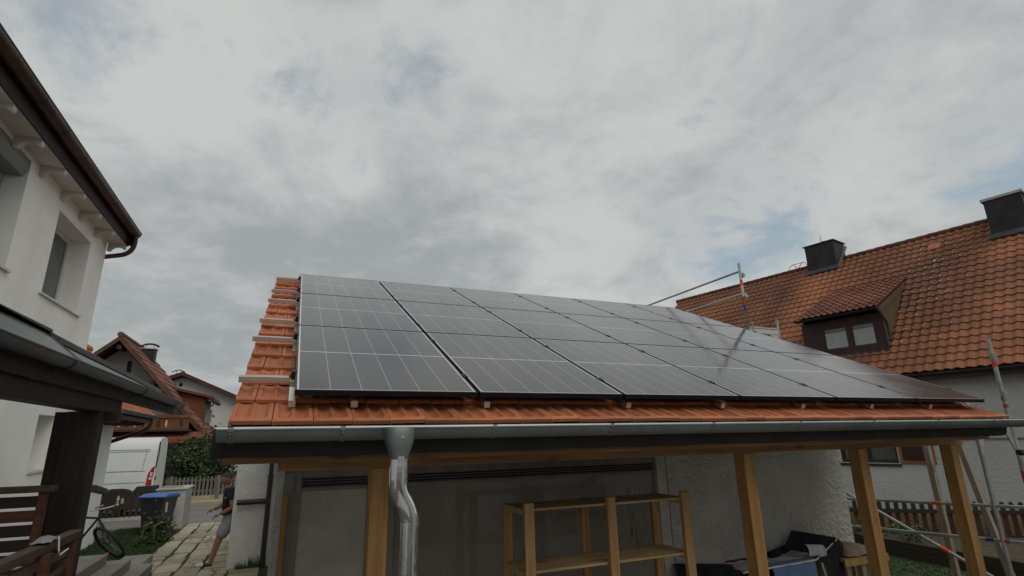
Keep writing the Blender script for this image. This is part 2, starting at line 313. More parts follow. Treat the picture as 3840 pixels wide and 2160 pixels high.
# ------------------------------------------------------------------ mesh helpers
class MB:
    def __init__(s): s.v = []; s.f = []; s.t = []
    def add(s, vs, fs, tint=None):
        o = len(s.v); s.v += [tuple(v) for v in vs]
        tv = random.random() if tint is None else tint
        for f in fs: s.f.append(tuple(i + o for i in f)); s.t.append(tv)
        return s
    def box(s, x0, x1, y0, y1, z0, z1, tint=None):
        x0, x1 = sorted((x0, x1)); y0, y1 = sorted((y0, y1)); z0, z1 = sorted((z0, z1))
        vs = [(x, y, z) for x in (x0, x1) for y in (y0, y1) for z in (z0, z1)]
        return s.add(vs, [(0, 1, 3, 2), (4, 6, 7, 5), (0, 4, 5, 1), (2, 3, 7, 6), (0, 2, 6, 4), (1, 5, 7, 3)], tint)
    def bar(s, p, q, w_, h, upv=(0, 0, 1)):
        p, q = Vector(p), Vector(q); d = (q - p).normalized(); u = Vector(upv)
        sd_ = d.cross(u).normalized(); u = sd_.cross(d).normalized(); vs = []
        for e in (p, q):
            for a, b in ((-1, -1), (1, -1), (1, 1), (-1, 1)): vs.append(e + sd_ * a * w_ / 2 + u * b * h / 2)
        return s.add(vs, [(0, 1, 2, 3), (7, 6, 5, 4), (0, 4, 5, 1), (1, 5, 6, 2), (2, 6, 7, 3), (3, 7, 4, 0)])
    def tube(s, pts, r, n=12, cap=True):
        pts = [Vector(p) for p in pts]; rs = r if isinstance(r, (list, tuple)) else [r] * len(pts)
        vs = []; prev = None
        for i, p in enumerate(pts):
            d = (pts[min(i + 1, len(pts) - 1)] - pts[max(i - 1, 0)]).normalized()
            if prev is None:
                a = Vector((0, 0, 1)) if abs(d.z) < .9 else Vector((1, 0, 0)); a = (a - d * a.dot(d)).normalized()
            else: a = (prev - d * prev.dot(d)).normalized()
            prev = a; b = d.cross(a)
            for k in range(n):
                t = 2 * math.pi * k / n; vs.append(p + (a * math.cos(t) + b * math.sin(t)) * rs[i])
        fs = [(i * n + k, i * n + (k + 1) % n, (i + 1) * n + (k + 1) % n, (i + 1) * n + k) for i in range(len(pts) - 1) for k in range(n)]
        if cap: fs += [tuple(range(n - 1, -1, -1)), tuple((len(pts) - 1) * n + k for k in range(n))]
        return s.add(vs, fs)
    def prism(s, poly, axis, a, b, tint=None):
        """poly: list of 2D points; axis 'x'|'y'|'z' is the extrusion axis from a to b"""
        def P(u, v, t): return {'x': (t, u, v), 'y': (u, t, v), 'z': (u, v, t)}[axis]
        n = len(poly); vs = [P(u, v, a) for u, v in poly] + [P(u, v, b) for u, v in poly]
        fs = [tuple(range(n)), tuple(range(2 * n - 1, n - 1, -1))] + [(i, i + n, (i + 1) % n + n, (i + 1) % n) for i in range(n)]
        return s.add(vs, fs, tint)
    def half(s, p, q, r, upv=(0, 0, 1), a0=180, a1=360, n=14, th=.003):
        """open gutter trough from p to q (section spans angles a0..a1, 270 = down), closed ends"""
        p, q = Vector(p), Vector(q); d = (q - p).normalized(); u = Vector(upv); sd_ = d.cross(u).normalized()
        ring = []
        for rr in (r, r - th):
            ring.append([(math.cos(R(a0 + (a1 - a0) * k / n)) * rr, math.sin(R(a0 + (a1 - a0) * k / n)) * rr) for k in range(n + 1)])
        prof = ring[0] + ring[1][::-1]; m_ = len(prof)
        vs = [e + sd_ * a + u * b for e in (p, q) for a, b in prof]
        fs = [(i, (i + 1) % m_, m_ + (i + 1) % m_, m_ + i) for i in range(m_)]
        h = n + 1
        fs += [tuple(range(h)), tuple(m_ + i for i in range(h))]
        return s.add(vs, fs)
    def quad(s, a, b, c, d, tint=None): return s.add([a, b, c, d], [(0, 1, 2, 3)], tint)
    def disc(s, c, r, axis='y', th=.01, n=20):
        e = {'x': Vector((1, 0, 0)), 'y': Vector((0, 1, 0)), 'z': Vector((0, 0, 1))}[axis]
        c = Vector(c); return s.tube([c - e * th / 2, c + e * th / 2], r, n)
    def build(s, name, m_, parent=None, smooth=False, bevel=0, normals=True, kind=None, loc=None):
        me = bpy.data.meshes.new(name)
        vs = s.v
        if loc: L0 = Vector(loc); vs = [tuple(Vector(v) - L0) for v in vs]
        me.from_pydata(vs, [], s.f)
        at = me.attributes.new('tint', 'FLOAT', 'FACE'); at.data.foreach_set('value', s.t)
        if normals:
            b = bmesh.new(); b.from_mesh(me); bmesh.ops.recalc_face_normals(b, faces=b.faces); b.to_mesh(me); b.free()
        me.materials.append(m_ if not isinstance(m_, str) else M[m_])
        o = bpy.data.objects.new(name, me); col.objects.link(o)
        if loc: o.location = loc
        if parent is not None:
            o.parent = parent
            if parent.get('_w'): o.matrix_parent_inverse = parent.matrix_basis.inverted()   # parts are given in world space
        if smooth:
            for p_ in me.polygons: p_.use_smooth = True
            try: me.set_sharp_from_angle(angle=R(40))
            except Exception: pass
        if bevel:
            md = o.modifiers.new('bevel', 'BEVEL'); md.width = bevel; md.segments = 2; md.limit_method = 'ANGLE'
        if kind: o['kind'] = kind
        return o
def thing(name, label, cat, loc=(0, 0, 0), rz=0, group=None, world=True):
    """an Empty at the thing's base; with world=True its parts are given in world coordinates"""
    o = bpy.data.objects.new(name, None); col.objects.link(o); o.empty_display_size = .2
    o.location = loc; o.rotation_euler = (0, 0, rz); o['label'] = label; o['category'] = cat
    if group: o['group'] = group
    if world:
        o['_w'] = 1; o.matrix_basis = Matrix.Translation(loc) @ Matrix.Rotation(rz, 4, 'Z')
    return o
def tag(o, label, cat, group=None, kind=None):
    if kind: o['kind'] = kind
    o['label'] = label; o['category'] = cat
    if group: o['group'] = group
    return o
def openings_wall(mb, plane, c, th, u0, u1, z0, z1, ops):
    """slab wall with rectangular openings; plane 'x': wall face at x=c, thickness th to the negative side; 'y': face at y=c, to positive"""
    us = sorted({u0, u1, *[o[0] for o in ops], *[o[1] for o in ops]}); zs = sorted({z0, z1, *[o[2] for o in ops], *[o[3] for o in ops]})
    for i in range(len(us) - 1):
        zrun = None
        for j in range(len(zs) - 1):
            um, zm = (us[i] + us[i + 1]) / 2, (zs[j] + zs[j + 1]) / 2
            if any(o[0] < um < o[1] and o[2] < zm < o[3] for o in ops): continue
            if plane == 'x': mb.box(c - th, c, us[i], us[i + 1], zs[j], zs[j + 1], .5)
            else: mb.box(us[i], us[i + 1], c, c + th, zs[j], zs[j + 1], .5)
def bend(p0, p1, p2, n=6):
    p0, p1, p2 = Vector(p0), Vector(p1), Vector(p2)
    return [p0 * (1 - t) ** 2 + p1 * 2 * t * (1 - t) + p2 * t * t for t in [i / n for i in range(n + 1)]]
def foliage(mb, c, rad, n, size, clumps=14, flat=.0, seed=1):
    rnd = random.Random(seed); cs = []
    for _ in range(clumps):
        while True:
            p = Vector((rnd.uniform(-1, 1), rnd.uniform(-1, 1), rnd.uniform(-1, 1)))
            if .25 < p.length < .95: break
        cs.append((Vector(c) + Vector((p.x * rad[0], p.y * rad[1], p.z * rad[2])), rnd.uniform(.25, .5), rnd.random()))
    for _ in range(n):
        cc, rr, tn = rnd.choice(cs)
        p = Vector((rnd.gauss(0, .45), rnd.gauss(0, .45), rnd.gauss(0, .45)))
        q = cc + Vector((p.x * rad[0], p.y * rad[1], p.z * rad[2])) * rr * 1.6
        a = Vector((rnd.uniform(-1, 1), rnd.uniform(-1, 1), rnd.uniform(-.6, .6))).normalized(); b = a.orthogonal().normalized()
        s_ = size * rnd.uniform(.6, 1.3); b = (b * math.cos(rnd.random() * 6.3) + a.cross(b) * math.sin(rnd.random() * 6.3))
        mb.add([q - a * s_, q + b * s_ * .45, q + a * s_, q - b * s_ * .45], [(0, 1, 2, 3)], min(1, max(0, tn * .6 + rnd.uniform(0, .4))))

# ================================================================== ground
def struct(mb, name, m_, **k):
    o = mb.build(name, m_, **k); o['kind'] = 'structure'; return o
struct(MB().quad((-300, -200, 0), (300, -200, 0), (300, 400, 0), (-300, 400, 0), .5), 'ground', 'soil')
struct(MB().quad((-60, 19.8, .008), (9, 19.8, .008), (9, 25.6, .008), (-60, 25.6, .008), .5), 'road', 'asphalt')
struct(MB().box(-60, 9, 25.6, 25.75, 0, .12, .5), 'kerb', 'kerb')
struct(MB().box(-60, 9, 25.75, 26.9, 0, .10, .5), 'pavement', 'kerb')
pv = MB(); rnd = random.Random(4)
x = -2.44
while x < -.3:                                            # flagstones, each a little crooked
    wd = rnd.choice((.40, .5, .58)); y = 7.0
    while y < 19.6:
        ln = rnd.uniform(.35, 1.0); g = rnd.uniform(.010, .04); z_ = .022 + rnd.uniform(0, .014); j_ = lambda: rnd.uniform(-.022, .022); tl = rnd.uniform(-.008, .008)
        c4 = [(x + g + j_(), y + g + j_()), (x + wd - g + j_(), y + g + j_()), (x + wd - g + j_(), y + ln - g + j_()), (x + g + j_(), y + ln - g + j_())]
        pv.add([(a, min(b, 19.78), -.02) for a, b in c4] + [(a, min(b, 19.78), z_ + tl * (k in (1, 2))) for k, (a, b) in enumerate(c4)], [(3, 2, 1, 0), (4, 5, 6, 7), (0, 1, 5, 4), (1, 2, 6, 5), (2, 3, 7, 6), (3, 0, 4, 7)])
        y += ln
    x += wd
struct(pv, 'path', 'paving', bevel=.008)
struct(MB().quad((-2.46, 6.5, .006), (.8, 6.5, .006), (.8, 19.8, .006), (-2.46, 19.8, .006), .5), 'path_bed', 'grass_base')
struct(MB().quad((-6, 13.0, .010), (-2.42, 13.0, .010), (-2.42, 19.7, .010), (-6, 19.7, .010), .5), 'lawn', 'grass_base')
struct(MB().quad((7.1, 2.5, .007), (11.0, 2.5, .007), (11.3, 9.5, .007), (7.1, 9.5, .007), .5), 'garden_lawn', 'grass_base')
def blades(name, x0, x1, y0, y1, n, h, seed, lab, skip=None):
    rnd = random.Random(seed); g = MB()
    for _ in range(n):
        px, py = rnd.uniform(x0, x1), rnd.uniform(y0, y1)
        if skip and skip(px, py): continue
        a = rnd.random() * 6.28; hh = h * rnd.uniform(.4, 1.2); dx, dy = math.cos(a) * .012, math.sin(a) * .012
        lx, ly = rnd.uniform(-.04, .04), rnd.uniform(-.04, .04)
        g.add([(px - dx, py - dy, 0), (px + dx, py + dy, 0), (px + lx, py + ly, hh)], [(0, 1, 2)])
    tag(g.build(name, 'grass', normals=False), lab, 'grass', kind='stuff')
blades('grass', -4.1, -2.42, 13.2, 19.7, 24000, .07, 1, 'short green lawn beside the stone path')
blades('grass', 7.2, 11.0, 3.2, 8.2, 15000, .04, 2, 'green grass under the scaffold on the right')
rw = random.Random(9); g = MB()
for _ in range(2600):                       # weeds in the joints of the path
    px = rw.choice((-1.95, -1.45, -.95, -2.4)) + rw.gauss(0, .045); py = rw.uniform(9, 19.6)
    if math.sin(py * 2.1 + px * 5) < .2: continue
    a = rw.random() * 6.28
    g.add([(px - math.cos(a) * .015, py - math.sin(a) * .015, .01), (px + math.cos(a) * .015, py + math.sin(a) * .015, .01), (px + rw.uniform(-.04, .04), py + rw.uniform(-.05, .05), rw.uniform(.02, .06))], [(0, 1, 2)])
tag(g.build('weeds', 'grass', normals=False), 'weeds growing in the joints of the stone path', 'weeds', kind='stuff')
g = MB()
for _ in range(230):
    px = rw.uniform(-.62, -.1); py = 12.44 - abs(rw.gauss(0, .05)); hh = rw.uniform(.05, .22) * (1.3 if px > -.4 else .8)
    g.add([(px - .008, py, 0), (px + .008, py, 0), (px + rw.uniform(-.03, .03), py + rw.uniform(-.03, .01), hh)], [(0, 1, 2)])
tag(g.build('weeds', 'grass', normals=False), 'green weeds at the foot of the white wall', 'weeds', kind='stuff')

struct(MB().quad((-1.14, -2.4, .012), (7.05, -2.4, .012), (7.05, 5.09, .012), (-1.14, 5.09, .012), .5), 'bounce_courtyard', 'concrete')  # pale concrete ground, added to bounce light up into the carport
# terrace, steps
struct(MB().box(-4.0, -1.15, .8, 6.4, 0, 1.10), 'terrace', 'step')
st = thing('stone_steps', 'grey stone steps going down from the terrace to the path', 'steps', (-3, 9, 0))
for i, (xe, yf, zt) in enumerate(((-2.08, 13.05, .17), (-2.36, 12.62, .34), (-2.66, 12.26, .51))):
    MB().box(-4.0, xe, 6.42, yf, zt - .17 + .001 * (i > 0), zt).build('step', 'step', st, bevel=.012)
tag(MB().box(-2.76, -2.26, 13.07, 14.08, 0, .17).build('stone_slab', 'step', bevel=.012), 'low grey stone slab at the foot of the steps', 'slab')

# ================================================================== garage (tiled roof, carport, back room)
AL = 0.4168; ca, sa = math.cos(AL), math.sin(AL)
AO = Vector((.0454, 3.408, 2.645))                     # lower left corner of the module field
def RP(x_, s_, h=0.0):                                 # point on the roof: s up the slope from the field's lower edge, h above module surface
    return Vector((x_, AO.y + s_ * ca - h * sa, AO.z + s_ * sa + h * ca))
TD = -.1364; S0 = -.1865; GA = .3361; X0, X1 = -.276, 7.06; SR = S0 + 16 * GA + .05
ga = thing('garage', 'white garage with orange tiled roof, timber carport posts and zinc gutter', 'garage', (3.4, 5.1, 0))
def tile_prof(u, v):
    h = .030 * (1 - v)                                   # lies raised at its front edge
    tr = 0
    for c in (.29, .71):
        q = (u - c) / .175
        if abs(q) < 1:
            side = (1 - q * q) ** .8
            fr = min(1, max(0, (v - .07 - .09 * q * q) / .07)); fr = fr * fr * (3 - 2 * fr)
            tr = max(tr, side * fr)
    h -= .030 * tr * (1 if v < .5 else 1 - .72 * (v - .5) / .5)
    if u < .05: h -= .007
    if v < .07: h -= .010 * (1 - v / .07) ** 2
    if abs(u - .5) < .03: h += .003
    return h
us = [0, .012, .06, .115, .14, .2, .29, .38, .44, .465, .5, .535, .56, .62, .71, .8, .86, .885, .94, .988, 1]
vs_ = [0, .03, .07, .10, .13, .17, .22, .32, .6, 1.0]
def tiled(name, parent, m_, rows, cols, gauge, width, origin, edge, us, vs_, prof, drop, stagger, tintf=None):
    """origin(x, s, h) -> world point; one mesh of individually shaped tiles"""
    mb = MB(); rnd = random.Random(11)
    for i in range(rows):
        for j in range(cols + 1):
            xa = edge[0] + (j - (stagger * (i % 2) * .5)) * width; xb = xa + width
            if xb < edge[0] + .01 or xa > edge[1] - .01: continue
            jt = rnd.uniform(-.0025, .0025); tl = rnd.uniform(-.004, .004); js = rnd.uniform(-.004, .004)
            xa_c, xb_c = max(xa, edge[0]), min(xb, edge[1]); g_ = .0022
            vs = []; uu = [u for u in us if xa_c - 1e-6 <= xa + u * width <= xb_c + 1e-6]
            if len(uu) < 3: continue
            vv = [None] + vs_
            for v in vv:
                for u in uu:
                    h = prof(u, 0 if v is None else v) + jt + tl * (u - .5)
                    if v is None: h -= drop
                    ss = i * gauge + (0 if v is None else v) * gauge + js * (1 - (v or 0))
                    xx = xa + u * width; xx = min(max(xx, xa_c + g_), xb_c - g_)
                    vs.append(origin(xx, ss, h))
            n = len(uu); fs = [(a * n + b, a * n + b + 1, (a + 1) * n + b + 1, (a + 1) * n + b) for a in range(len(vv) - 1) for b in range(n - 1)]
            k = len(vs)                                  # side lips
            for side in (0, n - 1):
                idx = [a * n + side for a in range(1, len(vv))]
                low = []
                for q, a in enumerate(idx):
                    p = vs[a]; v = vs_[q]; xx = max(xa_c + g_, xa) if side == 0 else min(xb_c - g_, xb)
                    low.append(len(vs)); vs.append(origin(xx, i * gauge + v * gauge, -.012))
                for q in range(len(idx) - 1): fs.append((idx[q], idx[q + 1], low[q + 1], low[q]))
            mb.add(vs, fs, tintf(i, j, rnd) if tintf else rnd.random())
    return mb.build(name, m_, parent, smooth=True, normals=False)
tiled('roof_tiles', ga, 'tile', 16, 35, GA, .2158, lambda x_, s_, h: RP(x_, S0 + s_, TD + h), (X0, X1), us, vs_, tile_prof, .022, 1)
# roof deck under the tiles, back slope, ridge
b1, b2 = RP(0, S0 + .03, TD - .02), RP(0, SR, TD - .02); YR = b2.y; ZR = b2.z
dk = MB(); dk.prism([(b1.y, b1.z), (YR, ZR), (YR + (YR - b1.y), b1.z), (YR + (YR - b1.y), b1.z - .10), (YR, ZR - .11), (b1.y, b1.z - .11)], 'x', X0 + .01, X1 - .01)
dk.build('roof_deck', 'deck_black', ga)
bk = MB()
for i in range(16):
    y0_, y1_ = YR + i * .31, YR + (i + 1) * .31
    z0_, z1_ = ZR + .03 - i * .31 * sa / ca, ZR + .03 - (i + 1) * .31 * sa / ca
    bk.add([(X0, y0_, z0_), (X1, y0_, z0_), (X1, y1_, z1_ + .02), (X0, y1_, z1_ + .02)], [(0, 1, 2, 3)])
bk.build('back_slope', 'tile', ga, normals=False)
rg = MB()
for i in range(19):
    x_ = X0 + i * .39; p = [(x_, YR, ZR + .0), (min(x_ + .42, X1 + .02), YR, ZR + .0)]
    rg.tube(p, [.088, .096], 12)
rg.build('ridge_tiles', 'tile', ga, smooth=True)
# right hand verge: turned-up end tiles
vg = MB()
for i in range(2, 16):
    if i in (2, 9): vg.tube([RP(X1 - .33, S0 + i * GA * 1.0 - .05, TD + .045), RP(X1 - .10, S0 + i * GA + .0, TD + .040)], [.045, .03], 10)
vg.build('verge_tile', 'tile', ga, smooth=True)
# gutter, brackets, drip membrane, boards
GY, GZ, GR = 3.265, 2.418, .068
gu = MB().half((-.316, GY, GZ), (7.185, GY, GZ), GR, a0=180, a1=372).build('gutter', 'zinc', ga, smooth=True)
rm = MB().tube([(-.316, GY - GR, GZ + .004), (7.185, GY - GR, GZ + .004)], .0085, 8).build('gutter_rim', 'zinc_rim', gu, smooth=True)
for x_ in (-.25, .31, 1.22, 2.08, 2.97, 3.88, 4.77, 5.68, 6.58):
    b = MB().half((x_ - .014, GY, GZ), (x_ + .014, GY, GZ), GR + .004, a0=182, a1=330, th=.004)
    b.box(x_ - .014, x_ + .014, GY - GR - .008, GY - GR + .012, GZ - .012, GZ + .012)
    if x_ < 1: b.tube([(x_, GY - GR - .012, GZ - .022), (x_, GY - GR + .01, GZ - .022)], .007, 8)
    b.build('gutter_bracket', 'zinc', gu, smooth=True)
# hanging dark membrane / fascia with a soft rounded lower edge
mb = MB(); nseg = 60
prof = [(3.335, 2.42), (3.322, 2.36), (3.325, 2.305), (3.345, 2.274), (3.375, 2.268), (3.40, 2.29), (3.41, 2.42)]
rows_ = []
for i in range(nseg + 1):
    x_ = -.345 + (7.03 + .345) * i / nseg; wv = .0015 * math.sin(i * 1.9) + .002 * math.sin(i * .7 + 1) + (.012 * math.sin(i * 3.1) if i < 3 else 0)
    rows_.append([(x_, y_ + wv, z_ + (wv if z_ < 2.4 else 0)) for y_, z_ in prof])
vv = [p for r_ in rows_ for p in r_]; n_ = len(prof)
mb.add(vv, [(i * n_ + k, i * n_ + (k + 1) % n_, (i + 1) * n_ + (k + 1) % n_, (i + 1) * n_ + k) for i in range(nseg) for k in range(n_)] + [tuple(range(n_)), tuple(nseg * n_ + k for k in range(n_))])
mb.build('eaves_membrane', 'deck_black', ga, smooth=True)
MB().box(-.30, 6.98, 3.47, 3.50, 2.234, 2.345).build('eaves_board', 'pine_x', ga)
MB().box(-.008, 7.03, 3.752, 3.868, 2.175, 2.335).build('purlin', 'pine_x', ga, bevel=.004)
for x_ in (.56, 3.78, 5.285, 6.775):
    MB().box(x_, x_ + .12, 3.751, 3.869, 0, 2.1745).build('post', 'pine', ga, bevel=.006, loc=(x_, 3.751, 0))
for i in range(11):                                     # rafters under the deck
    x_ = .05 + i * .675
    MB().bar((x_, 3.42, 2.2 + .16), (x_, 5.1, 2.2 + .16 + 1.68 * sa / ca), .07, .12).build('rafter', 'pine_x', ga)
# downpipe with funnel and swan neck
px, py = .618, 3.13
fn = MB()
ring = []
for z_, w_, d_ in ((2.418, .086, .075), (2.40, .086, .078), (2.35, .083, .074), (2.30, .066, .062), (2.262, .051, .051), (2.245, .050, .050)):
    ring.append([(px + math.copysign(abs(math.cos(a)) ** .7, math.cos(a)) * w_, py + .035 * max(0, (z_ - 2.262) / .15) + math.copysign(abs(math.sin(a)) ** .7, math.sin(a)) * d_, z_) for a in [2 * math.pi * k / 28 for k in range(28)]])
fn.add([p for r_ in ring for p in r_], [(i * 28 + k, i * 28 + (k + 1) % 28, (i + 1) * 28 + (k + 1) % 28, (i + 1) * 28 + k) for i in range(5) for k in range(28)])
dp = fn.build('downpipe', 'zinc', ga, smooth=True)
star = MB()
for k in range(8):
    a = math.pi * k / 4; l_ = .020 if k % 2 == 0 else .013
    c = Vector((px + .005, py - .048, 2.362))
    t_ = Vector((c.x + math.cos(a) * l_, c.y - .001, c.z + math.sin(a) * l_)); s_ = Vector((-math.sin(a) * .0022, 0, math.cos(a) * .0022))
    star.add([c + s_ + Vector((0, -.006, 0)), t_, c - s_ + Vector((0, -.006, 0))], [(0, 1, 2)])
star.build('star_emblem', 'zinc_rim', dp, normals=False)
path = [(px, py, 2.262), (px, py, 2.19)]
path += bend((px, py, 2.16), (px - .006, py + .0, 2.085), (px + .035, py + .01, 2.03), 8)[1:] + bend((px + .035, py + .01, 2.03), (px + .078, py + .02, 1.965), (px + .076, py + .02, 1.90), 8)[1:]
MB().tube(path, .053, 24, cap=False).build('swan_neck', 'steel', dp, smooth=True)
MB().tube([(px + .076, py + .02, 1.905), (px + .076, py + .02, .05)], .052, 24).build('lower_pipe', 'steel', dp, smooth=True)
for a_, b_, r_ in (((px, py, 2.155), (px, py, 2.149), .0545), ((px + .076, py + .02, 1.907), (px + .076, py + .02, 1.897), .0555), ((px + .076, py + .02, 1.665), (px + .076, py + .02, 1.66), .0535)):
    MB().tube([a_, b_], r_, 24).build('pipe_seam', 'steel', dp, smooth=True)
# walls
wl = MB(); openings_wall(wl, 'y', 5.10, .22, -.015, 6.80, 0, 2.98, [(.05, 3.99, 0, 2.16)])
wl.box(6.58, 6.80, 5.321, 11.9, 0, 2.6, .5)
wl.build('front_wall', 'stucco_rough', ga)
MB().prism([(5.321, 0), (12.3, 0), (12.3, 2.9), (YR, ZR - .13), (5.321, 3.05)], 'x', -.014, .2).build('side_wall', 'stucco_smooth', ga)
MB().box(.205, 6.575, 12.1, 12.3, 0, 2.7).build('back_wall', 'stucco_smooth', ga)
# timber and panel front inside the opening
pf = MB(); pf.box(.05, .185, 5.12, 5.17, 0, 2.158); pf.box(.186, 3.845, 5.13, 5.17, 2.055, 2.158); pf.box(.742, .985, 5.125, 5.165, 0, 2.054)
pf.build('panel_frame', 'frame_grey', ga, bevel=.003)
MB().box(.052, .128, 5.105, 5.119, 0, 2.10).build('lining_board', 'frame_grey', ga)
MB().box(.052, .088, 5.03, 5.08, 0, 1.92).build('leaning_board', 'yellow', ga, bevel=.003)
for xa, xb in ((.1865, .7415), (.9865, 3.845)):
    lv = MB().box(xa, xb, 5.15, 5.17, 1.972, 2.054).build('vent_strip', 'frame_grey', ga)
    for k in range(3): MB().box(xa + .012, xb - .012, 5.139, 5.149, 1.9815 + k * .024, 1.994 + k * .024).build('slot', 'slot', lv)
    MB().box(xa, xb, 5.125, 5.17, 1.94, 1.971).build('vent_sill', 'frame_grey', ga)
MB().box(.1865, .7415, 5.145, 5.17, 0, 1.939).build('wall_panel', 'panel_grey', ga)
MB().box(.9865, 3.845, 5.150, 5.17, 0, 1.939).build('window_pane', mat('dull_pane', (.19, .182, .155), .08, var=.10, vscale=.9, spec=.35, c2=(.15, .14, .12), c2scale=2.2, c2lo=.55, c2hi=.8, stretch=(1.2, 1, .25)), ga)
sm = MB(); rs_ = random.Random(3)                       # limewash runs at the right end of the pane
for _ in range(70):
    x_ = 3.48 + abs(rs_.gauss(0, .10)); z_ = rs_.uniform(1.2, 1.86); h_ = rs_.uniform(.03, .22)
    sm.box(x_, x_ + rs_.uniform(.002, .011), 5.147, 5.1495, z_ - h_, z_)
sm.build('limewash_run', mat('limewash', (.26, .25, .21), .8), ga)
MB().box(3.848, 3.972, 5.09, 5.17, 0, 2.158).build('white_jamb', 'frame_white', ga, bevel=.004)

# house behind the photographer: what the big pane and the downpipe mirror
bkh = thing('courtyard_house', 'white house with two windows, mirrored in the large pane behind the shelf', 'house', (8, -3, 0))
wl = MB(); openings_wall(wl, 'y', -2.5 - .3, .3, 3.6, 12, 0, 5.4, [(5.39, 6.05, .10, 1.10), (6.40, 7.08, .10, 1.10)])
wl.build('wall', 'stucco_white', bkh)
for xa in (5.39, 6.40):
    f = MB().box(xa, xa + .67, -2.62, -2.58, .10, .15); f.box(xa, xa + .67, -2.62, -2.58, 1.05, 1.10); f.box(xa, xa + .05, -2.62, -2.58, .151, 1.049); f.box(xa + .62, xa + .67, -2.62, -2.58, .151, 1.049); f.box(xa + .31, xa + .36, -2.61, -2.585, .151, 1.049); f.box(xa + .051, xa + .619, -2.60, -2.59, .56, .59)
    w_ = f.build('window', 'pvc', bkh); MB().box(xa, xa + .67, -2.66, -2.64, .10, 1.10).build('pane', 'slot', w_)
MB().prism([(-2.1, 5.3), (-2.1, 5.42), (-6.5, 8.4), (-11, 5.42), (-11, 5.3)], 'x', 3.3, 12.3).build('roof', 'far_tile', bkh)

# rear wing with brown rain pipe
wg = thing('rear_wing', 'white rendered rear wing with brown rain pipe where the man passes', 'outbuilding', (-.4, 12.5, 0))
MB().box(-.775, -.02, 12.5, 16.0, 0, 2.75).build('wall', 'stucco_far', wg)
MB().box(-.80, -.018, 12.46, 16.05, 2.751, 2.80).build('roof', 'deck_black', wg)
rp = MB().tube([(-.145, 12.40, .02), (-.145, 12.40, 1.71)], .048, 16).build('rain_pipe', 'brown_pipe', wg, smooth=True)
MB().tube([(-.145, 12.40, 1.69), (-.145, 12.40, 2.7)], .040, 16).build('upper_pipe', 'brown_pipe', rp, smooth=True)
MB().tube([(-.145, 12.40, 1.22), (-.71, 12.40, 1.22)], .052, 16).build('side_pipe', 'brown_pipe', rp, smooth=True)
MB().tube([(-.145, 12.40, 1.66), (-.145, 12.40, 1.72)], .054, 16).build('pipe_collar', 'brown_pipe', rp, smooth=True)

# ================================================================== solar array
PW, PH, PX, PY, FT = 1.134, 1.743, 1.154, 1.7627, .035
def panel():
    t = thing('solar_panel', '', 'solar panel', world=False)
    f = MB(); f.box(0, .011, 0, PH, -FT, 0); f.box(PW - .011, PW, 0, PH, -FT, 0); f.box(.0111, PW - .0111, 0, .011, -FT, 0); f.box(.0111, PW - .0111, PH - .011, PH, -FT, 0)
    f.build('frame', 'frame_black', t)
    MB().box(.0112, PW - .0112, .0112, PH - .0112, -.012, -.0015).build('laminate', 'laminate', t)
    MB().box(.0112, PW - .0112, .0112, PH - .0112, -.016, -.0122).build('backsheet', 'clamp_black', t)
    return t
proto = panel(); first = True
rown = ('bottom', 'middle', 'top'); coln = ('first', 'second', 'third', 'fourth', 'fifth', 'sixth')
rotm = Matrix.Rotation(AL, 4, 'X')
for rr in range(3):
    for cc in range(6):
        o = proto
        if not first:
            o = proto.copy(); col.objects.link(o)
            for ch in proto.children:
                c_ = ch.copy(); col.objects.link(c_); c_.parent = o
        first = False
        o.matrix_basis = Matrix.Translation(RP(AO.x + cc * PX, rr * PY)) @ rotm
        o['label'] = 'dark solar panel, %s of six from the left in the %s row' % (coln[cc], rown[rr]); o['group'] = 'solar panels on the garage roof'
RS = (.36, 1.41, 2.11, 3.18, 3.86, 4.93)
wh = ('lowest, just above the eaves', 'second from the bottom', 'third from the bottom', 'third from the ridge', 'second from the ridge', 'topmost, at the ridge')
